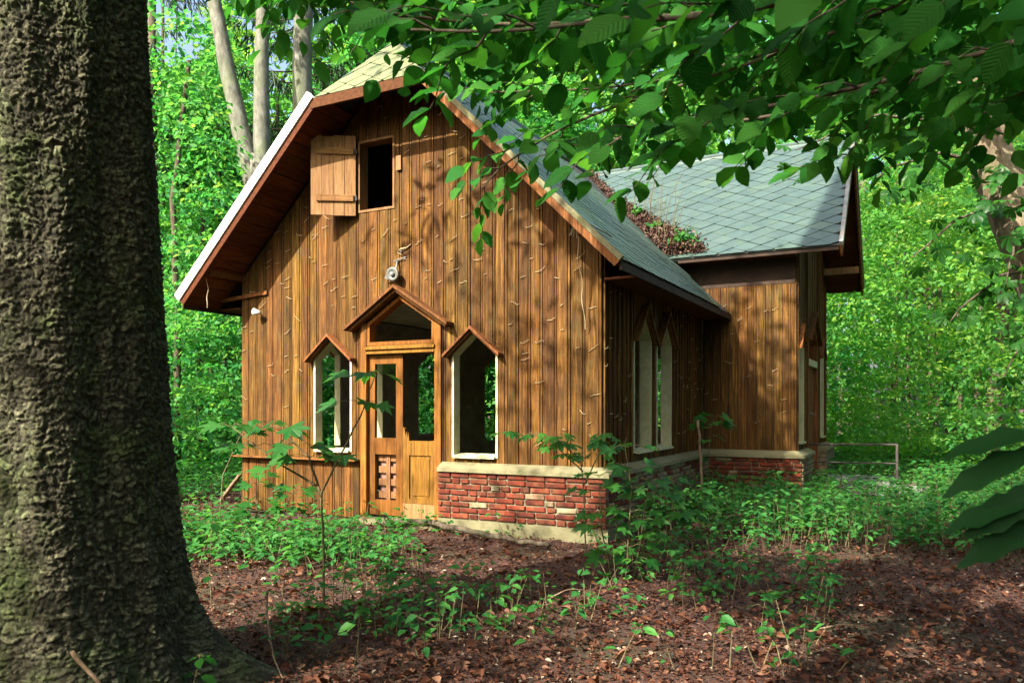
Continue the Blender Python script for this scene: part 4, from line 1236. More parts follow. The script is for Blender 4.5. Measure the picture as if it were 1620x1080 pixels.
# low beech branches hanging over the top of the view, from a trunk right of the camera
bt = empty('overhanging_beech', (3.6, -0.8, 0))
tag(bt, 'beech whose leafy branches hang across the top of the view', 'tree')
BO = Vector((3.6, -0.8, 0))
mb = MB(); mb.tube([Vector(p) - BO for p in ((3.6, -0.8, -0.1), (3.55, -0.75, 1.2), (3.6, -0.7, 2.4), (3.5, -0.7, 4), (3.4, -0.8, 7))], [0.27, 0.21, 0.19, 0.16, 0.08], 12); mb.build('trunk', M['beech_bark'], bt, True)
near_leaves = []
def leafy_branch(pts, r0, twig_len=0.42, step=0.075, lsize=(0.055, 0.088), leaf_step=0.030, drop=0.25, skip=0.0):
    P = [Vector(p) for p in pts]
    fine_ = []
    for i in range(len(P) - 1):
        p0, p1, p2, p3 = P[max(i - 1, 0)], P[i], P[i + 1], P[min(i + 2, len(P) - 1)]
        for q in range(8):
            t_ = q / 8
            fine_.append(0.5 * ((2 * p1) + (p2 - p0) * t_ + (2 * p0 - 5 * p1 + 4 * p2 - p3) * t_ ** 2 + (3 * p1 - p0 - 3 * p2 + p3) * t_ ** 3))
    fine_.append(P[-1])
    mb = MB(); mb.tube([p - BO for p in fine_], [r0 * (1 - 0.75 * i / (len(fine_) - 1)) for i in range(len(fine_))], 7)
    br = mb.build('branch', M['brown_bark'], bt, True)
    acc = 0.0; sg = 1
    total = sum((b_ - a).length for a, b_ in zip(fine_, fine_[1:])); run = 0
    for a, b_ in zip(fine_, fine_[1:]):
        acc += (b_ - a).length; run += (b_ - a).length
        if acc < step or run < skip: continue
        acc = 0; sg = -sg
        d = (b_ - a).normalized(); sd = d.cross(Vector((0, 0, 1))).normalized() * sg
        tl = twig_len * random.uniform(0.55, 1.25) * (1.0 - 0.35 * run / total)
        dr = (d * random.uniform(0.5, 1.0) + sd * random.uniform(0.6, 1.0)).normalized()
        tp_ = []; nn = max(3, int(tl / leaf_step))
        for k in range(nn + 1):
            q = k / nn
            tp_.append(a + dr * tl * q + Vector((0, 0, -drop * tl * q * q)) + sd * 0.02 * math.sin(q * 9))
        tw = MB(); tw.tube([p - BO for p in tp_], [0.0030 * (1 - 0.7 * k / nn) for k in range(nn + 1)], 4, False); tw.build('twig', M['brown_bark'], br, True)
        for k in range(1, nn + 1):
            sl_ = 1 if k % 2 else -1
            ld = (dr * random.uniform(0.3, 0.8) + dr.cross(Vector((0, 0, 1))) * sl_ * random.uniform(0.5, 1.0) + Vector((0, 0, random.uniform(-0.75, 0.1)))).normalized()
            if k == nn: ld = (dr + Vector((0, 0, random.uniform(-0.9, 0)))).normalized()
            ln = Vector((random.gauss(0, 0.4), random.gauss(-0.6, 0.4), 0.8))
            near_leaves.append((random.choice(BEECH), tp_[k] - BO, ld, ln, random.uniform(*lsize)))
# (x, y, z) way points, thick end first
leafy_branch([(3.55, -0.5, 2.5), (2.6, 0.7, 2.62), (1.75, 1.7, 2.50), (1.0, 2.15, 2.32), (0.45, 2.35, 2.28), (0.1, 2.45, 2.26)], 0.011, skip=1.4)
leafy_branch([(3.55, -0.5, 2.6), (2.4, 0.5, 2.60), (1.45, 1.25, 2.30), (0.95, 1.55, 2.16), (0.55, 1.75, 2.12), (0.25, 1.85, 2.10)], 0.010, skip=1.4)
leafy_branch([(3.55, -0.4, 2.7), (2.2, 0.9, 2.75), (0.9, 1.75, 2.45), (0.2, 2.0, 2.44), (-0.25, 2.1, 2.50), (-0.5, 2.1, 2.56)], 0.010, skip=1.6)
leafy_branch([(3.55, -0.4, 2.8), (2.0, 0.8, 2.65), (0.7, 1.25, 2.18), (0.1, 1.45, 2.16), (-0.2, 1.55, 2.20)], 0.009, skip=1.6)
leafy_branch([(3.6, -0.3, 2.5), (2.6, 1.0, 2.35), (1.9, 1.75, 2.40), (1.45, 2.2, 2.32), (1.1, 2.6, 2.28)], 0.008, skip=1.2)
leafy_branch([(3.6, -0.3, 2.9), (2.6, 1.2, 2.95), (1.6, 2.2, 2.75), (0.6, 2.75, 2.62), (-0.1, 2.9, 2.62)], 0.010, skip=1.5)
leafy_branch([(3.6, -0.3, 2.6), (2.7, 1.3, 2.55), (2.1, 2.3, 2.58), (1.75, 2.9, 2.6), (1.5, 3.3, 2.6)], 0.009, skip=1.3)
leafy_branch([(3.6, -0.3, 2.9), (2.2, 1.3, 2.9), (1.1, 2.3, 2.62), (0.3, 2.85, 2.52), (0.0, 3.05, 2.42), (-0.12, 3.1, 2.32)], 0.009, skip=1.8)
print('near leaves', len(near_leaves))
def lpx(it):
    p = it[1] + BO
    return (abs(p.x / max(p.y, 0.1)) < 0.68 and p.y > 0.5 and (p.z - 1.45) / max(p.y, 0.1) < 0.54, it[4] / max(p.y, 0.3))
near_leaves.sort(key=lambda it: lpx(it), reverse=True)
for it in near_leaves[:300]: place_leaf(it[0], bt, it[1], it[2], it[3], it[4])
if len(near_leaves) > 300:
    tag(join_leaves(near_leaves[300:], 'leaf_mass', M['leaf_crown'], bt, None), kind='stuff')
# its upper crown
def high_filter(c):
    sxx, syy = shadow_xy(c)
    ok = ~hits_front(c, 0.2)
    for fx, fy, fr in FLECKS: ok &= np.hypot(sxx - fx, syy - fy) > fr + 0.35
    return ok
cP = crown_sprays((1.6, 2.3, 4.4), 3.8, 2.6, 1.7, 330, 34, 0.095, 0.42, 'leaf_crown', high_filter)
o = leaf_cloud('crown', cP[0] - np.array(BO)[None], cP[1], cP[2], cP[3], cP[4], M['leaf_crown'], bt, ((0.25, 0.9), (0.62, 0.85)), 0.15, 0.2, cP[5])

def low_z(t):            # how far the boughs hang, by bearing
    return np.interp(t, [-0.34, -0.26, -0.16, -0.08, -0.04, 0.02, 0.08, 0.16, 0.24, 0.32, 0.40, 0.50, 0.68], [0.53, 0.52, 0.51, 0.40, 0.36, 0.41, 0.43, 0.42, 0.37, 0.35, 0.38, 0.38, 0.34])
k_ = 950
yy = rng.uniform(2.3, 5.2, k_); tb = rng.uniform(-0.34, 0.72, k_)
el = low_z(tb) + 0.03 + (0.60 - low_z(tb)) * rng.random(k_)
ctr = np.column_stack([tb * yy, yy, 1.45 + el * yy])
ctr = ctr[high_filter(ctr)]; k_ = len(ctr)
P, T, N, L, W, rn = sprays(ctr, 0.20 * (0.6 + 0.8 * rng.random(k_)), 10, 0.080, 0.25, 0.4, 0.7)
T[:, 2] -= 0.25; N[:, 1] -= 0.6
leaf_cloud('bough_leaves', P - np.array(BO)[None], T, N, L, W, M['leaf_crown'], bt, ((0.08, 0.4), (0.3, 0.95), (0.55, 1.0), (0.8, 0.55)), 0.15, 0.25, rn)['kind'] = 'stuff'

# ---- horse chestnut leaning in from the right
LFT = [(0.15, 0.05), (0.35, 0.10), (0.55, 0.165), (0.72, 0.195), (0.86, 0.14), (0.95, 0.06)]
def palmate_mesh(n_lf, spread, mat, outline=LFT, hang=0.25):
    V = []; F = []
    for k in range(n_lf):
        a = (k - (n_lf - 1) / 2) * spread
        L_ = 1.0 - 0.30 * abs(k - (n_lf - 1) / 2) / ((n_lf - 1) / 2)
        lm = leaf_mesh('lf', outline, L_, mat, 0.25, hang, 0.5, 0)
        R_ = Matrix.Rotation(a, 3, 'Z') @ Matrix.Rotation(0.12 + 0.04 * (k % 2), 3, 'Y')
        b_ = len(V)
        V += [tuple(R_ @ v.co + Vector((0, 0, 0.003 * k))) for v in lm.vertices]
        F += [tuple(b_ + i for i in p.vertices) for p in lm.polygons]
        bpy.data.meshes.remove(lm)
    b_ = len(V); V += [(-0.7, 0, 0.1), (0, 0.012, 0), (0, -0.012, 0)]; F.append((b_, b_ + 1, b_ + 2))
    me_ = bpy.data.meshes.new('leaf'); me_.from_pydata(V, [], F); me_.materials.append(mat)
    me_.polygons.foreach_set('use_smooth', [True] * len(F)); me_.update()
    return me_
CHEST = [palmate_mesh(7, 0.62, M['leaf_chest']), palmate_mesh(5, 0.75, M['leaf_chest'])]
hc = empty('chestnut_tree', (7.4, 9.0, 0))
tag(hc, 'leaning sunlit trunk with palmate leaves at the right edge', 'tree')
HO = Vector((7.4, 9.0, 0))
mb = MB()
tp_ = [(7.4, 9.0, -0.1), (6.9, 9.0, 1.2), (6.35, 9.0, 2.4), (5.95, 9.0, 3.3), (5.60, 9.05, 4.2), (5.35, 9.1, 5.2), (5.3, 9.2, 7.5)]
mb.tube([Vector(p) - HO for p in tp_], [0.42, 0.34, 0.30, 0.27, 0.24, 0.20, 0.10], 16); mb.build('trunk', M['tan_bark'], hc, True)
cl = []
for (a, b_, sag) in (((6.1, 9.0, 3.0), (4.6, 8.2, 2.35), 0.2), ((5.8, 9.0, 3.7), (4.4, 8.6, 3.1), 0.25), ((6.3, 9, 2.5), (5.0, 8.0, 1.7), 0.25), ((5.6, 9.0, 4.2), (3.9, 8.4, 3.9), 0.2), ((5.5, 9, 4.6), (3.2, 8.8, 4.35), 0.3), ((6.4, 9, 2.3), (5.9, 7.8, 1.6), 0.3), ((5.9, 9.0, 3.5), (5.2, 7.6, 3.0), 0.3), ((5.5, 9.0, 4.9), (4.8, 7.9, 4.5), 0.3), ((6.0, 9.0, 3.3), (5.0, 7.9, 2.7), 0.3), ((6.2, 9.0, 2.8), (5.4, 7.7, 2.3), 0.3), ((5.7, 9.0, 4.0), (5.0, 8.0, 3.6), 0.2)):
    lp_ = limb_pts(a, b_, sag, 8, 0.05)
    mb = MB(); mb.tube([p - HO for p in lp_], [0.030 * (1 - 0.8 * i / 7) for i in range(8)], 6); br = mb.build('branch', M['brown_bark'], hc, True)
    for i in range(2, 8):
        for q in range(3):
            p = lp_[i] + Vector((random.uniform(-.28, .28), random.uniform(-.3, .3), random.uniform(-.3, .12)))
            dr = Vector((random.uniform(-1, 0.6), random.uniform(-1, 0.5), random.uniform(-0.6, 0.15)))
            place_leaf(random.choice(CHEST), hc, p - HO, dr, (random.gauss(0, .35), random.gauss(-.35, .35), 1), random.uniform(0.12, 0.19))
cP = crown_sprays((5.6, 9.4, 6.6), 2.2, 2.0, 1.6, 60, 26, 0.14, 0.5, 'leaf_crown')
leaf_cloud('crown', cP[0] - np.array(HO)[None], cP[1], cP[2], cP[3], cP[4], M['leaf_crown'], hc, rnd=cP[5])

# near chestnut shoot, its leaflets hang into the lower right
cs = empty('chestnut_shoot', (1.02, 1.05, 0))
tag(cs, 'out of focus shade-darkened green drooping chestnut leaflets at lower right edge', 'plant')
SO = Vector((1.02, 1.05, 0))
mb = MB(); mb.tube([Vector(p) for p in ((0, 0, -0.1), (-0.02, 0.02, 0.6), (-0.10, 0.03, 1.15), (-0.12, 0.02, 1.42))], [0.012, 0.010, 0.007, 0.004], 6); mb.build('stem', M['stem'], cs, True)
NAR = [(0.08, 0.03), (0.2, 0.055), (0.35, 0.085), (0.5, 0.105), (0.64, 0.11), (0.76, 0.095), (0.87, 0.06), (0.95, 0.025)]
M['leaf_shaded'] = leaf_mat('shaded_leaf', [(0.0, (0.006, 0.030, 0.008)), (1.0, (0.010, 0.046, 0.010))], 0.3, 0.6, True, 0.08)  # darkened leaf: shade on the near leaflets is put into the colour
BIG = leaf_mesh('leaflet', jag(NAR, 0.16), 1.0, M['leaf_shaded'], 0.3, 0.16, 1.0, 0.05)
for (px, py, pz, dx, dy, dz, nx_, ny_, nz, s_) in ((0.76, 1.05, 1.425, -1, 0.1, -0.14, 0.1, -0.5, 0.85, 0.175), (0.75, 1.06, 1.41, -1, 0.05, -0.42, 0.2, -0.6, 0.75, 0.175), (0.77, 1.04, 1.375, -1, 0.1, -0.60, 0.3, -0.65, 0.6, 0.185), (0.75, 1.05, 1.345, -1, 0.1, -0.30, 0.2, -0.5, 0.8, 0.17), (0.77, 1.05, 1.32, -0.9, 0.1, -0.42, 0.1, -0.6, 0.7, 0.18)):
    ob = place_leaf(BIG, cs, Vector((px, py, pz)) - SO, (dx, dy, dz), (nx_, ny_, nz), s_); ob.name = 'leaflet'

# ---- saplings in front of the cabin
def maple_mesh():
    # outline of one half, polar: (angle from the tip in degrees, radius)
    half = [(0, 1.0), (9, 0.72), (16, 0.70), (20, 0.58), (26, 0.50), (38, 0.86), (47, 0.80), (55, 0.56), (66, 0.46), (84, 0.66), (98, 0.56), (118, 0.34), (150, 0.16)]
    pts = [(math.cos(R(a)) * r_ + 0.18, math.sin(R(a)) * r_) for a, r_ in half]
    ring_ = pts + [(x, -y) for x, y in pts[:0:-1]]
    V = [(0.18, 0, 0)] + [(x, y, 0.10 * abs(y) - 0.22 * max(x, 0) ** 2) for x, y in ring_]
    F = [(0, i + 1, (i + 1) % len(ring_) + 1) for i in range(len(ring_))]
    b_ = len(V); V += [(-0.55, 0, 0.06), (0.18, 0.012, 0.002), (0.18, -0.012, 0.002)]; F.append((b_, b_ + 1, b_ + 2))
    me_ = bpy.data.meshes.new('leaf'); me_.from_pydata(V, [], F); me_.materials.append(M['leaf_sap']); me_.update()
    return me_
MAPLE = maple_mesh()
SAPCH = palmate_mesh(5, 0.6, M['leaf_sap'], LFT, 0.2)
def sapling(lab, base, stems, leafset, size, tiers, spread, cat='sapling', r0=0.008, name='sapling', bias=(0, 0)):
    t_ = empty(name, (base[0], base[1], gz(base[0], base[1])))
    tag(t_, lab, cat)
    for st_ in stems:
        P = [Vector(p) for p in st_]
        mb = MB(); pts = []
        for i in range(len(P) - 1):
            for q in range(4): pts.append(P[i].lerp(P[i + 1], q / 4) + Vector((random.uniform(-1, 1), random.uniform(-1, 1), 0)) * r0 * 0.5)
        pts.append(P[-1])
        mb.tube(pts, [r0 * (1 - 0.65 * i / (len(pts) - 1)) for i in range(len(pts))], 6)
        sm = mb.build('stem', M['stem'], t_, True)
        n_ = len(pts)
        for (fr, cnt) in tiers:
            p = pts[min(int(fr * (n_ - 1)), n_ - 1)]
            a0 = random.random() * 6.28
            for q in range(cnt):
                a = a0 + q * 2 * PI / cnt + random.uniform(-.35, .35)
                out = Vector((math.cos(a) + bias[0], math.sin(a) * 0.8 + bias[1], random.uniform(-0.05, 0.3)))
                ln = spread * random.uniform(0.6, 1.2)
                e = p + out * ln
                mb = MB(); mb.tube([p, p.lerp(e, 0.5) + Vector((0, 0, 0.02)), e], [0.003, 0.0022, 0.0016], 4); mb.build('twig', M['stem'], t_, True)
                place_leaf(random.choice(leafset), t_, e, (out.x, out.y, random.uniform(-0.35, 0.05)), (random.gauss(0, .22), random.gauss(-.28, .22), 1), size * random.uniform(0.7, 1.2))
    return t_
sapling('slender maple sapling in front of the left window and door', (-1.37, 5.68), [[(0, 0, -0.05), (0.0, 0, 0.5), (-0.02, 0.0, 0.85), (0.12, 0.02, 1.12), (0.30, 0.05, 1.5), (0.36, 0.05, 1.7)], [(-0.02, 0, 0.82), (-0.12, 0.05, 1.1), (-0.30, 0.0, 1.3)], [(-0.05, 0, 0.9), (-0.3, 0, 1.05), (-0.65, -0.05, 1.33)]], [MAPLE], 0.15, [(0.62, 2), (0.8, 3), (1.0, 4)], 0.15, r0=0.011, bias=(-0.25, 0))
sapling('bushy maple sapling with pale stems before the brick corner', (0.98, 6.72), [[(0, 0, -0.05), (0.02, 0, 0.4), (0.05, 0, 0.8), (0.0, 0.05, 1.15)], [(0.08, 0.1, -0.05), (0.15, 0.1, 0.4), (0.22, 0.1, 0.85)], [(-0.1, 0.1, -0.05), (-0.2, 0.1, 0.45), (-0.22, 0.1, 0.9)]], [MAPLE], 0.125, [(0.3, 3), (0.5, 4), (0.7, 5), (0.88, 5), (1.0, 4)], 0.17)
sapling('tall thin sapling with small leaves before the bare right boards', (0.72, 7.6), [[(0, 0, -0.05), (-0.02, 0, 0.6), (-0.05, 0, 0.95), (-0.3, 0, 1.18), (-0.75, 0, 1.22)], [(-0.03, 0, 0.7), (0.12, 0, 1.0), (0.18, 0, 1.2)], [(-0.03, 0, 0.85), (-0.2, 0, 1.0), (-0.35, 0, 1.16)]], [SAPCH], 0.125, [(0.6, 2), (0.75, 3), (0.88, 3), (1.0, 3)], 0.10)
sapling('young maple tied beside a bare stake at the inner wall corner', (2.72, 10.9), [[(0, 0, -0.05), (0.02, 0, 0.6), (0.05, 0, 1.15), (0.1, 0, 1.32)]], [MAPLE], 0.16, [(0.45, 3), (0.6, 3), (0.78, 4), (0.9, 5), (1.0, 4)], 0.17)
stick('bare_stake', [(2.58, 10.7, -0.1), (2.60, 10.72, 0.6), (2.56, 10.75, 1.28)], 0.024, 'weathered bare stake standing at the inner wall corner', 'stake', r1=0.018)
sapling('leafy maple shoot over ground plants at the side brick plinth', (1.55, 7.9), [[(0, 0, -0.05), (0.02, 0, 0.4), (0.0, 0, 0.72)], [(0.1, 0.15, -0.05), (0.2, 0.15, 0.35), (0.3, 0.15, 0.6)]], [MAPLE], 0.15, [(0.35, 3), (0.5, 4), (0.7, 5), (0.85, 4), (1.0, 4)], 0.18)
sapling('low maple shoot at the left, between spruce and cabin', (-2.75, 8.3), [[(0, 0, -0.05), (0.03, 0, 0.35), (0.05, 0, 0.75)], [(0.1, 0, -0.05), (0.3, 0.1, 0.35), (0.42, 0.1, 0.6)]], [MAPLE], 0.12, [(0.5, 3), (0.7, 4), (0.9, 4), (1.0, 4)], 0.16)
sapling('thin maple shoot with drooping leaves left of the window', (-3.35, 8.9), [[(0, 0, -0.05), (0.05, 0, 0.7), (0.25, 0, 1.15), (0.55, 0, 1.3)]], [MAPLE], 0.13, [(0.6, 3), (0.75, 3), (0.9, 3), (1.0, 4)], 0.16)
sapling('small two-leaved seedling at the foot of the spruce root', (-1.55, 3.75), [[(0, 0, -0.05), (0.02, 0, 0.15), (0.05, 0, 0.27)]], [BEECH[0]], 0.075, [(0.7, 2), (1.0, 4)], 0.03, 'seedling', 0.004, 'seedling')
sapling('dark upright seedling with curled leaves right of spruce root', (-2.15, 5.6), [[(0, 0, -0.05), (-0.02, 0, 0.25), (0.0, 0, 0.62)]], [BEECH[1]], 0.08, [(0.5, 2), (0.75, 3), (1.0, 3)], 0.05, 'seedling', 0.005, 'seedling')
sapling('bright seedling lit by a sun fleck on bare litter', (1.62, 5.1), [[(0, 0, -0.05), (0.02, 0, 0.12), (0.04, 0, 0.25)]], [MAPLE], 0.075, [(0.7, 3), (1.0, 4)], 0.06, 'seedling', 0.004, 'seedling')

# ---- ground plants
def scatter(fn, n_, y0, y1, xmin, xmax, power=1.0):
    out = []
    while len(out) < n_:
        y = y0 + (y1 - y0) * random.random() ** power; x = y * random.uniform(xmin, xmax)
        if in_house(x, y, 0.12): continue
        if math.hypot(x - TC[0], y - TC[1]) < 0.85: continue
        if random.random() < fn(x, y): out.append((x, y))
    return out
def herbs(name, pts, lab, hgt=(0.12, 0.38), size=(0.06, 0.10), per=(7, 13), mat='herb'):
    P = []; T = []; N = []; L = []; rn = []; st_ = MB()
    for (x, y) in pts:
        g = gz(x, y); h = random.uniform(*hgt); lx, ly = random.gauss(0, .06), random.gauss(0, .06)
        st_.tube([(x, y, g - 0.02), (x + lx * .5, y + ly * .5, g + h * .5), (x + lx, y + ly, g + h)], [0.004, 0.003, 0.0015], 3, False)
        k = random.randint(*per); hue = random.random() * 0.6
        for q in range(k):
            f_ = 0.99 if q < 3 else random.uniform(0.3, 1.0); a = random.random() * 6.283; s_ = random.uniform(*size); rr = random.uniform(0.02, 0.05) + (1 - f_) * 0.05
            P.append((x + lx * f_ + math.cos(a) * rr, y + ly * f_ + math.sin(a) * rr, g + h * f_))
            T.append((math.cos(a), math.sin(a), random.uniform(-0.35, 0.3))); N.append((random.gauss(0, .3), random.gauss(-.15, .3), 1)); L.append(s_); rn.append(hue + random.random() * 0.4)
    L = np.array(L)
    o = leaf_cloud(name, np.array(P), np.array(T), np.array(N), L, L * (0.5 + 0.2 * rng.random(len(L))), M[mat], None, ((0.3, 0.9), (0.65, 0.75)), 0.15, 0.25, np.array(rn))
    tag(o, lab, 'undergrowth', kind='stuff')
    st_.build('stems', M['stem'], o, False, False)['kind'] = 'stuff'
    return o
def patchy(x, y, k=0.8, th_=0.0): return 0.5 + 0.9 * mnoise.noise((x * k, y * k, 1.7)) - th_
herbs('undergrowth', scatter(lambda x, y: max(0, min(1, (x - 0.16 * y + 0.2) * 0.9)) * min(1, max(0, (y - (8.1 - 0.25 * (x - 1.5)) ) * 0.8)) * (0.45 + patchy(x, y)), 3500, 6.6, 26, 0.05, 0.72, 1.5), 'dense green herbs covering the ground right of the cabin', (0.16, 0.55))
herbs('undergrowth', scatter(lambda x, y: min(1, max(0, (y - 6.6) * 0.45)) * (0.3 + patchy(x, y)) * (0.06 if in_house(x, y, 1.5) else 1), 1450, 6.4, 22, -0.48, -0.12, 1.6), 'green herbs covering the ground left of the cabin')
herbs('seedling_cover', scatter(lambda x, y: max(0.0, patchy(x, y, 0.7, 0.2)), 340, 4.2, 9.5, -0.34, 0.42, 1.0), 'scattered small seedlings on the brown leaf litter', (0.05, 0.36), (0.035, 0.095), (3, 9))
herbs('far_undergrowth', scatter(lambda x, y: 0.8, 1500, 14, 40, -0.72, 0.72, 1.3), 'green undergrowth on the forest floor behind the cabin', (0.2, 0.6), (0.12, 0.2), (9, 14))

# ---- dead leaves on the ground
n_ = 125000
y = 2.6 + (13.0 - 2.6) * rng.random(n_) ** 1.25; x = y * np.where(rng.random(n_) < 0.75, rng.uniform(-0.72, 0.75, n_), rng.uniform(-1.5, 1.5, n_))
keep = np.array([not in_house(a, b_, 0.10) for a, b_ in zip(x, y)]) & (np.hypot(x - TC[0], y - TC[1]) > 0.6)
x, y = x[keep], y[keep]; n_ = len(x)
z = np.array([gz(a, b_) for a, b_ in zip(x, y)]) + 0.004 + 0.028 * rng.random(n_)
a = rng.random(n_) * 2 * PI
T = np.column_stack([np.cos(a), np.sin(a), rng.normal(0.1, 0.3, n_)]); N = np.column_stack([rng.normal(0, .45, n_), rng.normal(0, .45, n_), np.ones(n_)])
L = 0.012 + 0.036 * rng.random(n_) ** 1.9
lit = leaf_cloud('leaf_litter', np.column_stack([x, y, z]), T, N, L, L * (0.45 + 0.3 * rng.random(n_)), M['litter'], None, ((0.28, 0.85), (0.66, 0.8)), 0.25, 0.25, rng.random(n_) ** 1.25)
big = rng.choice(n_, 3200, replace=False)
kp = np.array([mnoise.noise((x[q] * 1.3, y[q] * 1.3, 5.0)) > -0.15 for q in big]); big = big[kp]; nb = len(big)
lb_ = leaf_cloud('whole_leaves', np.column_stack([x[big], y[big], z[big] + 0.015]), T[big], N[big] + rng.normal(0, .3, (nb, 3)), 0.05 + 0.045 * rng.random(nb), 0.03 + 0.025 * rng.random(nb), M['litter'], lit, ((0.08, 0.4), (0.3, 0.95), (0.55, 1.0), (0.8, 0.55)), 0.35, 0.5, 0.2 + 0.72 * rng.random(nb))
lb_['kind'] = 'stuff'
tag(lit, 'brown dead leaves covering the foreground ground', 'leaf litter', kind='stuff')

# ---- the wood behind
def thicket(name, lab, trees, mat, leaf, per=30, dens=1.0, zlow=0.06):
    ctr = []; rad_ = []
    for (tx, ty, h, r_) in trees:
        k = int(h * r_ * 9 * dens)
        zf = zlow + (1 - zlow) * rng.random(k)
        prof_ = np.where(zf < 0.3, 0.55 + 1.5 * zf, 1.0 - 0.75 * ((zf - 0.3) / 0.7) ** 1.6)
        aa = rng.random(k) * 2 * PI; rr = r_ * prof_ * np.sqrt(rng.random(k))
        ctr.append(np.column_stack([tx + np.cos(aa) * rr, ty + np.sin(aa) * rr, zf * h])); rad_.append(np.full(k, 0.5))
    ctr = np.concatenate(ctr); rad_ = np.concatenate(rad_) * (0.6 + 0.8 * rng.random(len(ctr)))
    ok = np.array([not in_house(p[0], p[1], 0.75) for p in ctr])
    bear = ctr[:, 0] / np.maximum(ctr[:, 1], 1); elv = (ctr[:, 2] - 1.45) / np.maximum(ctr[:, 1], 1)
    ok &= ~((ctr[:, 1] > 10) & (bear < -0.385) & (bear > -0.48) & (elv > 0.42 + 0.3 * (bear + 0.48)))        # open sky beside the spruce
    P, T, N, L, W, rn = sprays(ctr[ok], rad_[ok], per, leaf, 0.10, 0.35, 0.45)
    # neighbours that stand together share a hue
    o = leaf_cloud(name, P, T, N, L, W, M[mat], None, ((0.3, 0.9), (0.65, 0.75)) if leaf < 0.1 else ((0.45, 1.0),), 0.16, 0.2, rn)
    return tag(o, lab, 'thicket', kind='stuff')
def spots(n_, y0, y1, x0, x1, h, r_, ok=lambda x, y: True):
    out = []
    while len(out) < n_:
        y = random.uniform(y0, y1); x = y * random.uniform(x0, x1)
        if in_house(x, y, 1.6) or not ok(x, y): continue
        out.append((x, y, random.uniform(*h), random.uniform(*r_)))
    return out
thicket('left_thicket', 'layered green maple thicket between spruce and cabin', spots(24, 14.5, 24, -0.80, -0.30, (4, 10), (1.3, 2.2)), 'leaf_thick', 0.115, 34, 0.62)
thicket('rear_thicket', 'green maple thicket seen through the cabin windows', spots(24, 17, 27, -0.32, 0.36, (3.5, 8), (1.4, 2.2)), 'leaf_thick', 0.14, 30, 0.8)
thicket('right_thicket', 'bright young thicket of slender saplings right of the cabin', spots(24, 15, 26, 0.36, 0.95, (3.5, 8.5), (1.3, 2.1), lambda x, y: True), 'leaf_yellow', 0.11, 32, 0.68)
fwt = spots(78, 30, 48, -1.1, 1.1, (13, 27), (2.4, 4.2))
fw = thicket('far_wood', 'far sunlit wood rising behind the cabin', fwt, 'leaf_yellow', 0.28, 30, 0.34, 0.24)
tm = MB()
for (tx, ty, h, r_) in fwt + spots(70, 20, 40, -0.54, -0.26, (8, 12), (1, 1)) + spots(30, 22, 40, 0.36, 0.72, (8, 12), (1, 1)):
    lx = random.gauss(0, 0.3); rr = random.uniform(0.05, 0.17)
    tm.tube([(tx, ty, -0.1), (tx + lx * 0.4, ty, h * 0.35), (tx + lx, ty, h * 0.9)], [rr, rr * 0.85, rr * 0.3], 6, False)
tag(tm.build('far_trunks', M['brown_bark'], fw, True, False), kind='stuff')
thicket('mid_wood', 'green wood of taller trees behind the roof', spots(30, 22, 32, -0.75, 0.85, (9, 17), (1.8, 3.0)), 'leaf_thick', 0.18, 30, 0.55)

ring_ = []
while len(ring_) < 34:
    a_ = random.uniform(0, 2 * PI); d_ = random.uniform(13, 24); x, y = math.sin(a_) * d_, math.cos(a_) * d_
    if y > 0.9 * abs(x) or (y > 0 and x > 0 and y > 0.8 * x): continue
    sunward = x * SUN.x + y * SUN.y > 0.55 * d_ * 0.857
    ring_.append((x, y, random.uniform(4, 6) if sunward else random.uniform(9, 16), random.uniform(2.2, 3.4)))
thicket('sky_blocking_wood', 'unseen wood added behind the viewer to block sky light', ring_, 'leaf_crown', 0.30, 26, 0.5)  # unseen trees added to cut sky light, kept low towards the sun

# forest trees one can tell apart
def tr(px, y, h): 
    x = (px - 810) / 1235 * y
    return x, y
x, y = tr(409, 16.0, 0)
fork = (x + 0.0, y, 6.6)
ground_tree('beech_tree', 'grey forked beech trunk rising behind the left roof edge', [(x + 0.08, y, -0.1), (x + 0.1, y, 3), (x + 0.08, y, 5.4), fork], 0.27, 0.20, 'beech_bark',
            [(limb_pts((x + 0.06, y, 5.5), (x - 1.05, y, 10.5), -0.25, 9, 0.015), 0.22, 0.13), (limb_pts((x + 0.07, y, 5.5), (x + 0.05, y + 0.1, 10.8), 0.0, 9, 0.015), 0.20, 0.11)],
            crown_sprays((x - 0.3, y, 13.2), 2.6, 2.4, 2.2, 120, 28, 0.16, 0.6, 'leaf_crown'))
x, y = tr(474, 17.5, 0)
ground_tree('beech_tree', 'straight grey beech trunk close behind the hipped gable', [(x, y, -0.1), (x + 0.02, y, 5), (x + 0.05, y, 8), (x + 0.1, y, 13)], 0.27, 0.20, 'beech_bark', (), crown_sprays((x, y, 14), 2.4, 2.4, 2, 100, 28, 0.16, 0.6, 'leaf_crown'))
x, y = tr(1366, 28, 0)
ground_tree('pale_trunk_tree', 'pale sunlit trunk right behind the wing gable', [(x, y, -0.1), (x, y, 4), (x + 0.02, y, 9), (x, y, 13)], 0.26, 0.15, 'pale_bark', (), crown_sprays((x, y, 13), 2.2, 2.2, 2.5, 80, 28, 0.18, 0.6, 'leaf_yellow'))
x, y = tr(1570, 17.5, 0)
ground_tree('dark_trunk_tree', 'dark brown trunk standing among leaves at the right', [(x, y, -0.1), (x + 0.05, y, 1.5), (x + 0.2, y, 3.0), (x + 0.35, y, 6)], 0.20, 0.12, 'brown_bark', (), crown_sprays((x + 0.3, y, 7), 2.0, 2.0, 2.2, 90, 28, 0.14, 0.55, 'leaf_thick'))
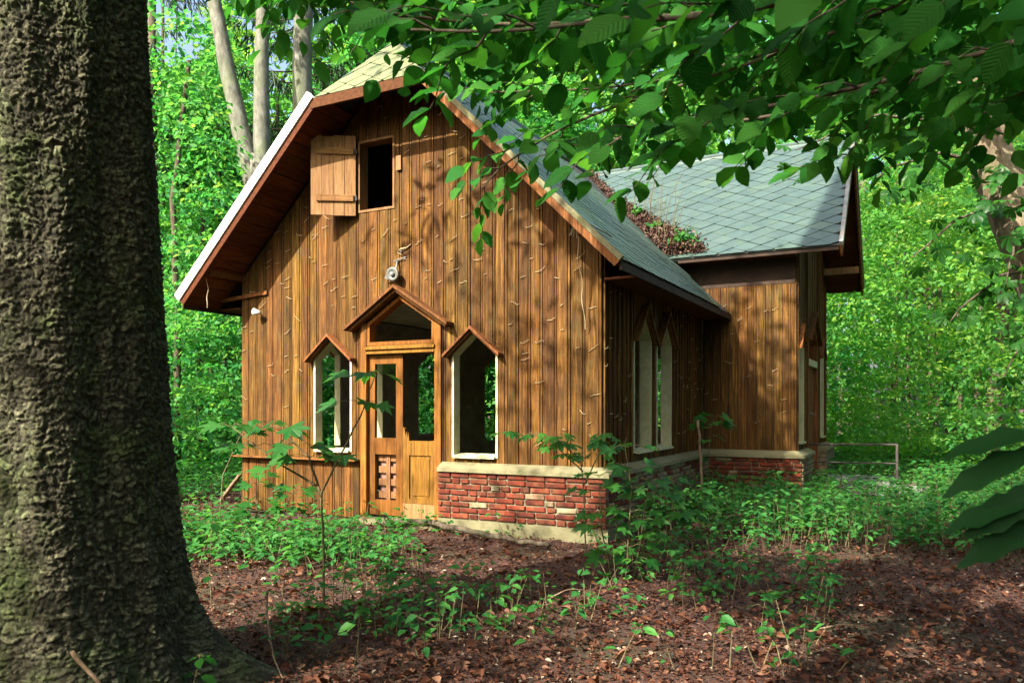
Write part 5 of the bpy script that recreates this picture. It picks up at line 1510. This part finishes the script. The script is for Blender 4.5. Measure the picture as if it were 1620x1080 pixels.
SLIM = ((262, 20, 0.10, 'slim grey trunk nearest to the spruce edge'), (279, 17, 0.09, 'thin brown trunk second from the spruce edge'), (300, 24, 0.11, 'thin trunk below the white roof edge, third from spruce'), (318, 19, 0.07, 'very thin trunk left of the eave tip, fourth from spruce'), (338, 26, 0.12, 'thin dark trunk under the eave tip, fifth from spruce'), (355, 20, 0.09, 'thin dark trunk beside the left cabin corner'))
for (px, yy, rr, lab) in SLIM:
    x, y = tr(px, yy, 0)
    ground_tree('slim_tree', lab, [(x, y, -0.1), (x + random.uniform(-.1, .1), y, 3), (x + random.uniform(-.2, .2), y, 6), (x + random.uniform(-.3, .3), y, 9)], rr, rr * 0.5, random.choice(('brown_bark', 'beech_bark')), (), crown_sprays((x, y, 8.6), 1.4, 1.4, 2.0, 50, 26, 0.14, 0.5, 'leaf_thick'), 'slim forest trees left of the cabin')
SLIMR = ((1440, 19, 0.05, 'thin bare sapling stem above the porch railing'), (1475, 22, 0.06, 'thin sapling stem right of the porch railing'), (1520, 25, 0.08, 'slim trunk between porch railing and dark trunk'), (1395, 24, 0.05, 'thin stem rising just right of the pale trunk'), (1600, 20, 0.07, 'slim trunk at the right edge behind the dark trunk'))
for (px, yy, rr, lab) in SLIMR:
    x, y = tr(px, yy, 0)
    ground_tree('slim_tree', lab, [(x, y, -0.1), (x + random.uniform(-.1, .1), y, 3), (x + random.uniform(-.2, .2), y, 7)], rr, rr * 0.4, 'brown_bark', (), crown_sprays((x, y, 6.5), 1.3, 1.3, 1.8, 45, 26, 0.13, 0.5, 'leaf_yellow'), 'slim forest trees right of the cabin')

# a spruce with drooping boughs behind the left roof edge
def spruce(lab, x, y, z0, z1, rmax, n_b, trunk_r=0.2):
    t_ = empty('drooping_spruce', (x, y, 0)); tag(t_, lab, 'tree')
    mb = MB(); mb.tube([(0, 0, -0.1), (0, 0, z0), (0, 0, z1)], [trunk_r, trunk_r * 0.8, 0.04], 10); mb.build('trunk', M['brown_bark'], t_, True)
    P = []; T = []; N = []; L = []; W = []
    for k in range(n_b):
        z = z0 + (z1 - z0) * random.random(); a = random.random() * 6.283; ln = rmax * (1 - 0.6 * (z - z0) / (z1 - z0)) * random.uniform(0.6, 1.1)
        pts = [Vector((math.cos(a) * ln * q, math.sin(a) * ln * q, z - 0.35 * ln * q + 0.25 * ln * q * q)) for q in (0, .25, .5, .75, 1)]
        bo = MB(); bo.tube(pts, [0.025, 0.02, 0.015, 0.01, 0.005], 4, False); bo.build('bough', M['brown_bark'], t_, True)
        for q in range(int(30 * ln)):
            f_ = 0.2 + 0.8 * random.random(); p = Vector((math.cos(a) * ln * f_, math.sin(a) * ln * f_, z - 0.35 * ln * f_ + 0.25 * ln * f_ * f_))
            P.append(p[:]); T.append((math.cos(a) * .3 + random.gauss(0, .35), math.sin(a) * .3 + random.gauss(0, .35), -1)); N.append((random.gauss(0, 1), random.gauss(0, 1), .2)); L.append(random.uniform(.2, .55)); W.append(random.uniform(.025, .05))
    leaf_cloud('crown', np.array(P), np.array(T), np.array(N), np.array(L), np.array(W), M['needle'], t_)
spruce('dark drooping spruce boughs behind the forked beech', -5.2, 19.5, 6.6, 17, 2.6, 90)
spruce('dark spruce boughs hanging beside the top of great trunk', -8.3, 18.0, 6.8, 15, 2.0, 50, 0.16)
